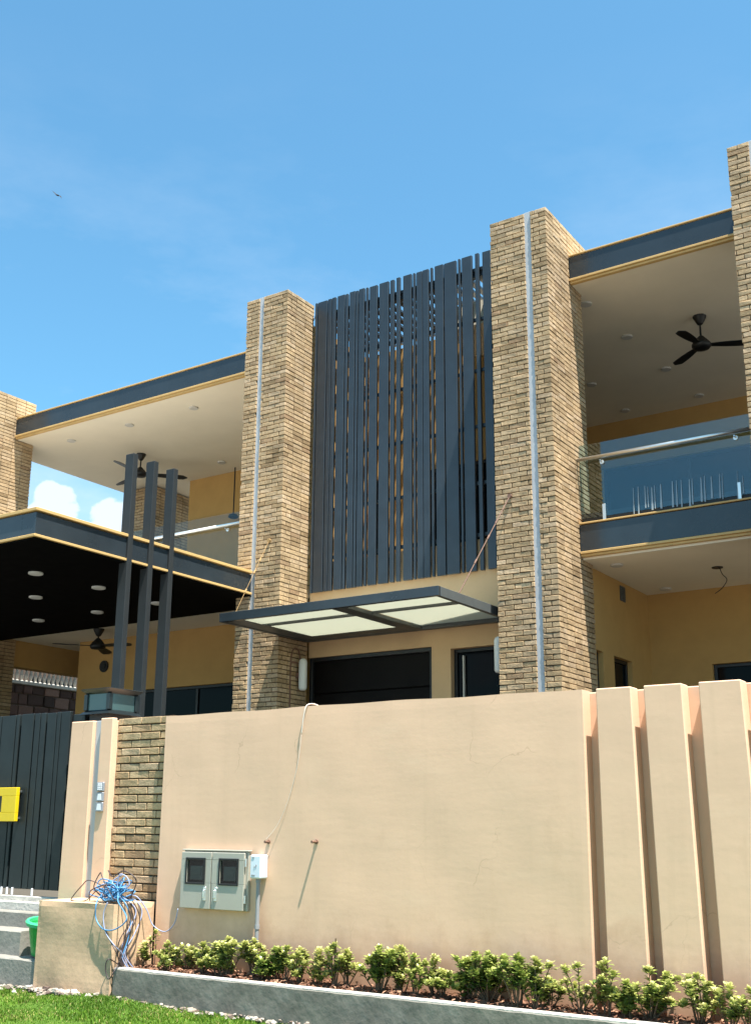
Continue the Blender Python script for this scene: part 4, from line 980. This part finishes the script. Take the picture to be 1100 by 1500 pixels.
# pipe stubs in the wall
for x, z, ln_ in ((-5.596, 1.270, 0.05), (-5.131, 1.276, 0.064)):
    m = MB(); m.tube([(x, 7.02, z), (x, 7.0-ln_, z)], 0.011, 10); m.tube([(x, 6.998, z), (x, 6.992, z)], 0.017, 12)
    m.thing('pipe_stub', 'rust', 'rusty capped pipe stub poking out of the wall %s' % ('under the hanging wire' if x < -5.4 else 'with only a long shadow below it'), 'pipe stub')
# white hose looped over the wall, thin wire hanging from it
m = MB(); m.tube(curve_pts([(-5.20, 7.16, 2.20), (-5.20, 7.13, 2.30), (-5.225, 7.06, 2.335), (-5.245, 6.985, 2.315), (-5.265, 6.975, 2.22), (-5.285, 6.982, 2.10)]), [0.0042]*41, 8)
m.tube(curve_pts([(-5.285, 6.982, 2.10), (-5.32, 6.985, 1.86), (-5.40, 6.985, 1.60), (-5.50, 6.98, 1.40), (-5.596, 6.955, 1.285)]), 0.0019, 5)
m.thing('hanging_wire', 'whitecable', 'white hose hooked over the wall with a thin wire trailing to a pipe stub', 'wire', base=(-5.225, 7.06, 2.31), smooth=True)

# ================================================================== CABLES ON THE BLOCK
def tangle(c, sx, sy, sz, n, r, seed, zmin):
    rr = random.Random(seed); P = []
    a = 0
    for i in range(n):
        a += rr.choice((rr.uniform(0.6, 1.6), rr.uniform(2.2, 3.6))); q = rr.uniform(0.2, 1.0)
        P.append((c[0]+sx*q*math.cos(a)+rr.uniform(-.05, .05), c[1]+sy*q*math.sin(a)+rr.uniform(-.03, .03), max(zmin, c[2]+sz*rr.uniform(-0.7, 1.1)*(1.15-0.6*q))))
    return [Vector((p.x, p.y, max(p.z, zmin))) for p in curve_pts(P, 6)]
ZB = 0.772
def hang(pts): return curve_pts(pts, 8)
bx_ = lambda px, py, Y: tuple(atY(px, py, Y))
m = MB(); m.tube(tangle((-7.03, 6.75, ZB+0.07), 0.27, 0.11, 0.11, 46, .006, 3, ZB+.008), 0.0052, 6)
m.tube(tangle((-6.97, 6.74, ZB+0.07), 0.21, 0.10, 0.13, 34, .006, 8, ZB+.008), 0.0052, 6)
m.tube(hang([(-7.1, 6.7, ZB+.06), bx_(142, 1322, 6.53), bx_(141, 1345, 6.525), bx_(152, 1361, 6.52), bx_(170, 1361, 6.52), bx_(186, 1345, 6.53), (-6.83, 6.62, ZB+.03), (-6.9, 6.75, ZB+.08)]), 0.0052, 6)
m.tube(hang([(-7.0, 6.75, ZB+.05), (-6.80, 6.66, ZB+.02), (-6.755, 6.70, .66), (-6.752, 6.68, .50), (-6.76, 6.64, .36), (-6.74, 6.70, .285)]), 0.0052, 6)
m.thing('blue_cable_coil', 'blue', 'tangled heap of bright blue cable on top of the rendered block', 'cable coil', base=(-7.0, 6.75, ZB), smooth=True)
m = MB(); m.tube(hang([(-6.95, 6.72, ZB+.10), (-6.93, 6.72, ZB+.22), (-6.86, 6.74, ZB+.20), (-6.84, 6.74, ZB+.13), (-6.96, 6.70, ZB+.12), (-7.0, 6.72, ZB+.17), (-6.92, 6.74, ZB+.22)]), 0.0052, 6)
m.tube(hang([(-6.9, 6.8, ZB+.05), (-6.80, 6.80, ZB+.05), (-6.74, 6.86, .72), (-6.70, 6.90, .60), (-6.60, 6.94, .55), (-6.50, 6.94, .62), (-6.46, 6.93, .735)]), 0.0045, 6)
for k, (dx, y1_, y2_) in enumerate(((0, 6.72, 6.60), (0.012, 6.80, 6.64))):
    m.tube(hang([(-6.92, y1_, ZB+.05), (-6.80, y1_, ZB+.015), (-6.748-dx, y1_+.03, .70-k*.01), (-6.750, (y1_+y2_)/2+0.03*k, .54), (-6.757, y2_+.02, .40), (-6.72, y2_+.07+0.02*k, .28)]), 0.0045, 6)
m.tube(hang([bx_(158, 1322, 6.53), bx_(152, 1340, 6.522), bx_(155, 1365, 6.52), bx_(168, 1385, 6.53), (-6.745, 6.62, .40), (-6.73, 6.68, .29)]), 0.0045, 6)
m.thing('pale_cable_loop', 'paleblue', 'pale blue cables looping off the block and across to the meter cabinet', 'cable', base=(-6.9, 6.72, ZB), smooth=True)
m = MB()
m.tube(hang([(-7.02, 6.78, ZB+.07), (-7.20, 6.66, ZB+.17), bx_(120, 1298, 6.62), bx_(106, 1315, 6.60), (-7.33, 6.60, ZB+.007), (-7.24, 6.66, ZB+.01), (-7.16, 6.70, ZB+.09), (-7.05, 6.74, ZB+.13)]), 0.0045, 6)
m.tube(hang([(-7.1, 6.7, ZB+.05), bx_(138, 1300, 6.62), bx_(147, 1279, 6.64), bx_(150, 1284, 6.64), bx_(160, 1305, 6.64), bx_(168, 1318, 6.66)]), 0.0045, 6)
m.tube(hang([(-7.24, 6.70, ZB+.007), bx_(134, 1304, 6.66), bx_(160, 1296, 6.68), (-6.95, 6.8, ZB+.12), (-6.88, 6.86, ZB+.05)]), 0.0045, 6)
m.tube(hang([bx_(159, 1275, 6.68), bx_(166, 1284, 6.66), bx_(182, 1276, 6.66), bx_(200, 1290, 6.70), (-6.88, 6.80, ZB+.02)]), 0.005, 6)
for k, (a, c) in enumerate(((6.64, 6.60), (6.70, 6.63), (6.67, 6.69), (6.60, 6.62), (6.74, 6.72))):
    m.tube(hang([(-6.93, a+.06, ZB+.04), (-6.80, a+.02, ZB+.014), (-6.742, a+.05, .66), (-6.752, (a+c)/2-0.03+0.02*k, .50), (-6.758, c-.01, .38), (-6.735, c+.03, .27)]), 0.0045, 6)
m.tube(hang([(-6.735, 6.64, .285), bx_(160, 1405, 6.53), bx_(155, 1420, 6.52), bx_(160, 1434, 6.52), bx_(167, 1424, 6.52), (-6.742, 6.60, .36), (-6.75, 6.66, .55)]), 0.0045, 6)
m.tube(hang([bx_(155, 1362, 6.525), bx_(163, 1380, 6.525), bx_(171, 1396, 6.53), (-6.74, 6.62, .31)]), 0.0045, 6)
m.thing('dark_cable_coil', 'blackcable', 'dark brown cables arching over the block and hanging into the planter', 'cable coil', base=(-7.0, 6.72, ZB), smooth=True)

# ================================================================== SHRUBS
def leaf(m, p, d, up, L, w, t, r):
    d = d.normalized(); s = d.cross(up)
    if s.length < 1e-4: s = Vector((1, 0, 0))
    s.normalize(); n = s.cross(d)
    b = p; mid = p+d*L*0.55+n*L*0.05; tip = p+d*L-n*L*0.10
    l1 = p+d*L*0.35+s*w*0.42+n*w*0.16; l2 = p+d*L*0.75+s*w*0.46+n*w*0.10; r1 = p+d*L*0.35-s*w*0.42+n*w*0.16; r2 = p+d*L*0.75-s*w*0.46+n*w*0.10
    m.add([b, l1, l2, tip, r2, r1, mid], [(0, 1, 6), (1, 2, 6), (2, 3, 6), (3, 4, 6), (4, 5, 6), (5, 0, 6)], min(1, max(0, t+r.uniform(-.16, .16))))
def shrub(px, top, wpx, dens, tone, label, Y=None, seed=0, stick=False):
    r = random.Random(seed*17+5); Y = Y or r.uniform(6.74, 6.88)
    base = atZ(px, 1412+(px-226)*0.105, 0.27); X = atY(px, 1400, Y)[0]
    ztop = atY(px, top, Y)[2]; Hh = max(0.09, ztop-0.27); Wd = wpx*0.0074*0.5
    root = thing('shrub', label, 'shrub', (X, Y, 0.25), 'young shrubs in the planter')
    st = MB(); fo = MB(); ns = max(3, int(dens*r.uniform(9, 15))); ls = r.uniform(0.85, 1.3); tmin = r.uniform(0.28, 0.58); tone *= r.uniform(0.95, 1.22)
    O = Vector((X, Y, 0.262))
    for i in range(ns):
        a = r.uniform(0, 6.28); q = r.uniform(0.1, 1.0) if i else 0.0
        hx = Hh*(1.0 if i == 0 else r.uniform(0.45, 0.95))
        tip = O+Vector((math.cos(a)*Wd*q, min(0.13, abs(math.sin(a))*Wd*q)*(1 if math.sin(a) > 0 else -1)*0.8, hx-0.03))
        if tip.y > 6.95: tip.y = 6.95
        b0 = O+Vector((r.uniform(-.02, .02), r.uniform(-.02, .02), -0.01)); mid = b0.lerp(tip, 0.5)+Vector((r.uniform(-.02, .02), r.uniform(-.02, .02), 0.02))
        pts = curve_pts([b0, mid, tip], 4); st.tube(pts, [0.0055-0.003*k/(len(pts)-1) for k in range(len(pts))], 5)
        dr_ = (tip-mid).normalized()
        # side leaves along the stem, rosette at the tip
        for k in range(int(8+9*dens)):
            t = r.uniform(tmin, 1.0); p = b0.lerp(mid, min(1, t*2)) if t < .5 else mid.lerp(tip, t*2-1)
            aa = r.uniform(0, 6.28); d = Vector((math.cos(aa), math.sin(aa)*0.8, r.uniform(0.1, 0.8)))
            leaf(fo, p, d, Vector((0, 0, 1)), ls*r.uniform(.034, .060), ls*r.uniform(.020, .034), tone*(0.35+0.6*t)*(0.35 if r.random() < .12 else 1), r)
        for cl in range(2 if dens > 0.6 else 1):
            cpt = tip+Vector((r.uniform(-.03, .03), r.uniform(-.02, .02), r.uniform(-.03, .01)))*cl*1.2
            nl = r.randint(9, 14)
            for k in range(nl):
                aa = k*2.4+r.uniform(-.2, .2); el = 0.15+1.1*(k/nl)
                d = Vector((math.cos(aa)*math.cos(el), math.sin(aa)*math.cos(el), math.sin(el)))
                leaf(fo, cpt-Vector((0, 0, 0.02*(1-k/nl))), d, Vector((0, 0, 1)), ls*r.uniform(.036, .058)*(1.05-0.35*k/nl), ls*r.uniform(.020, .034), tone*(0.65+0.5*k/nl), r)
    if stick: st.tube([O, O+Vector((0.01, 0, Hh+0.02))], 0.006, 6)
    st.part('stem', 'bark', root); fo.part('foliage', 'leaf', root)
SH = [(212, 1377, 14, .5, .8, 'thin leaning sprig closest to the hanging cables'), (227, 1358, 26, .4, .85, 'single stemmed sapling with one leafy tuft beside the cables'),
      (246, 1374, 46, 1.0, .8, 'bushy yellow-green shrub right of the single stemmed sapling'), (276, 1382, 34, .8, .85, 'pale loose shrub below the left door of the meter cabinet'),
      (298, 1376, 38, .9, .8, 'full green shrub below the middle of the meter cabinet'), (322, 1388, 34, 1.0, .7, 'low shrub below the right door of the meter cabinet'), (334, 1370, 40, 1.1, .85, 'tall pale green shrub just left of the conduit'),
      (372, 1371, 34, .9, .9, 'pale green tufted shrub standing around the conduit foot'), (386, 1392, 34, .9, .6, 'darker low shrub right of the conduit'), (405, 1384, 26, .7, .6, 'narrow dark green shrub below the pipe stub with the wire'),
      (420, 1382, 26, .7, .75, 'small upright shrub right of the pipe stub shadow'), (440, 1384, 40, .8, .85, 'loose yellow-green shrub below the second pipe stub'), (468, 1386, 38, .7, .9, 'pale shrub with bare lower stems right of the second stub'),
      (490, 1377, 30, .6, .9, 'shrub tied to a thin upright stick'), (508, 1386, 34, .7, .9, 'yellow-green shrub beside the one tied to a stick'), (556, 1381, 52, 1.3, .6, 'dense dark green shrub with whitish leaves low down, between two pale gaps'),
      (588, 1380, 36, .9, .85, 'tall bright shrub right of the dense dark whitish one'), (607, 1392, 34, .7, .75, 'straggly pale shrub with a leaning bare cane'), (635, 1392, 36, .7, .8, 'thin shrub with two leafy tops'),
      (647, 1418, 34, .8, .7, 'low spreading plant with long bright leaves under the two-topped shrub'), (682, 1402, 36, .9, .7, 'broad shrub on the flank of the largest dark bush'), (714, 1390, 72, 2.2, .62, 'largest and densest shrub, dark hollow underneath'),
      (757, 1394, 36, .9, .55, 'dark upright shrub leaning on the largest bush'), (784, 1398, 40, .9, .85, 'pale speckled shrub with a bright low rosette'), (801, 1428, 26, .7, .7, 'small bright rosette plant by the kerb'),
      (846, 1405, 54, 1.1, .85, 'wide yellow-green shrub in front of the first wall groove'), (886, 1400, 34, .6, .85, 'sparse shrub right beside the first wall groove'), (915, 1432, 40, .9, .75, 'low shrub between the first and second grooves'),
      (950, 1412, 66, 1.6, .75, 'big round shrub in front of the second wall groove'), (1018, 1420, 56, 1.1, .88, 'bright shrub in front of the third wall groove'), (1064, 1437, 24, .5, .8, 'short sprig just right of the third wall groove'), (1094, 1440, 30, .7, .8, 'shrub in front of the third fin, beyond the short sprig')]
for i, (px, top, w, d, t, lab) in enumerate(SH): shrub(px, top, w, d, t, lab, seed=i, stick=(i == 13))

# ================================================================== NEIGHBOUR'S WALL beyond the carport
nb = thing('stone_wall', 'dark stone neighbour wall with white balusters, seen under the carport', 'stone wall', (-19.6, 16, ZG))
m = MB(); m.box(-19.8, -19.53, 13.4, 19.0, ZG, 4.33); m.part('mortar_core', 'mortar', nb)
r_ = random.Random(5); z = 2.55
while z < 4.3:
    hh = r_.uniform(0.16, 0.26); y = 13.5+r_.uniform(0, .2)
    if z+hh > 4.32: hh = 4.32-z
    while y < 18.6:
        L_ = r_.uniform(0.22, 0.45)
        if 14.6 < y < 17.8:
            s = MB(); V, F = chamfer(-19.54, -19.50+r_.uniform(-.01, .02), y, y+L_-0.02, z, z+hh-0.02, 0.015); s.add([(a, b_+r_.uniform(-.012, .012), c+r_.uniform(-.012, .012)) for a, b_, c in V], F, r_.random()); s.part('stone', 'stone', nb)
        y += L_
    z += hh
m = MB(); m.box(-19.82, -19.46, 13.4, 19, 4.331, 4.40, 0.01); m.part('coping', 'cement', nb)
y = 14.9
while y < 17.6:
    m = MB(); m.lathe((-19.64, y, 4.401), [(0.045, 0), (0.05, 0.02), (0.028, 0.05), (0.045, 0.14), (0.024, 0.24), (0.042, 0.30), (0.05, 0.36)], 8); m.part('baluster', 'cement', nb, smooth=False); y += 0.125
m = MB(); m.box(-19.78, -19.5, 13.4, 19, 4.762, 4.84, 0.01); m.part('rail', 'cement', nb)

nh = thing('backdrop_house', 'dark brown house form added behind the white balusters to block the sky', 'house', (-25, 16, 0.0))  # added dark backdrop, keeps the sky out of the baluster gaps
m = MB(); m.box(-28, -22.5, 9, 23, 0.0, 6.2, 0.02); m.part('wall', 'backdrop', nh)
m = MB(); m.box(-28.3, -22.2, 8.7, 23.3, 6.201, 6.45, 0.02); m.part('roof_slab', 'cement', nh)
for y in (12, 15.2, 18.4):
    m = MB(); m.box(-22.52, -22.46, y, y+1.4, 3.6, 5.0); w_ = m.part('window', 'window', nh)
    m = MB(); m.box(-22.5, -22.4, y-0.05, y+1.45, 3.5, 3.598); m.part('sill', 'cement', w_)

# ================================================================== BIRD
def bird():
    c = Vector(CAM)+Vector(ray(85, 286)).normalized()*70
    m = MB(); rt = Vector(AX[0]); dn = Vector(AX[1]); fw = Vector(AX[2])
    ax_ = (rt*0.5+fw*0.85).normalized()      # flight direction
    wg = (rt*0.86+dn*0.45-fw*0.2).normalized(); up = -dn
    pts = [c-ax_*0.16, c-ax_*0.08, c, c+ax_*0.09, c+ax_*0.15]; m.tube(pts, [0.012, 0.04, 0.05, 0.035, 0.012], 8)
    for sg in (-1, 1):
        e = 0.22 if sg < 0 else 0.02
        a = c+ax_*0.05; b_ = c-ax_*0.07; w1 = c+wg*sg*0.18+up*0.04+ax_*0.06; w2 = c+wg*sg*0.18+up*0.03-ax_*0.06; tp = c+wg*sg*0.36+up*(e-0.10)-ax_*0.05
        th = up*0.008
        m.add([a, w1, tp, w2, b_, a+th, w1+th, tp+th, w2+th, b_+th], [(0, 1, 3, 4), (1, 2, 3), (9, 8, 6, 5), (8, 7, 6), (0, 5, 6, 1), (1, 6, 7, 2), (2, 7, 8, 3), (3, 8, 9, 4)])
    m.add([c-ax_*0.13+wg*0.012, c-ax_*0.26+wg*0.05, c-ax_*0.26-wg*0.05, c-ax_*0.13-wg*0.012, c-ax_*0.2+up*0.012], [(0, 1, 4), (1, 2, 4), (2, 3, 4), (3, 0, 4), (0, 3, 2, 1)])
    m.thing('bird', 'feather', 'small dark bird gliding in the open blue sky', 'bird')
bird()
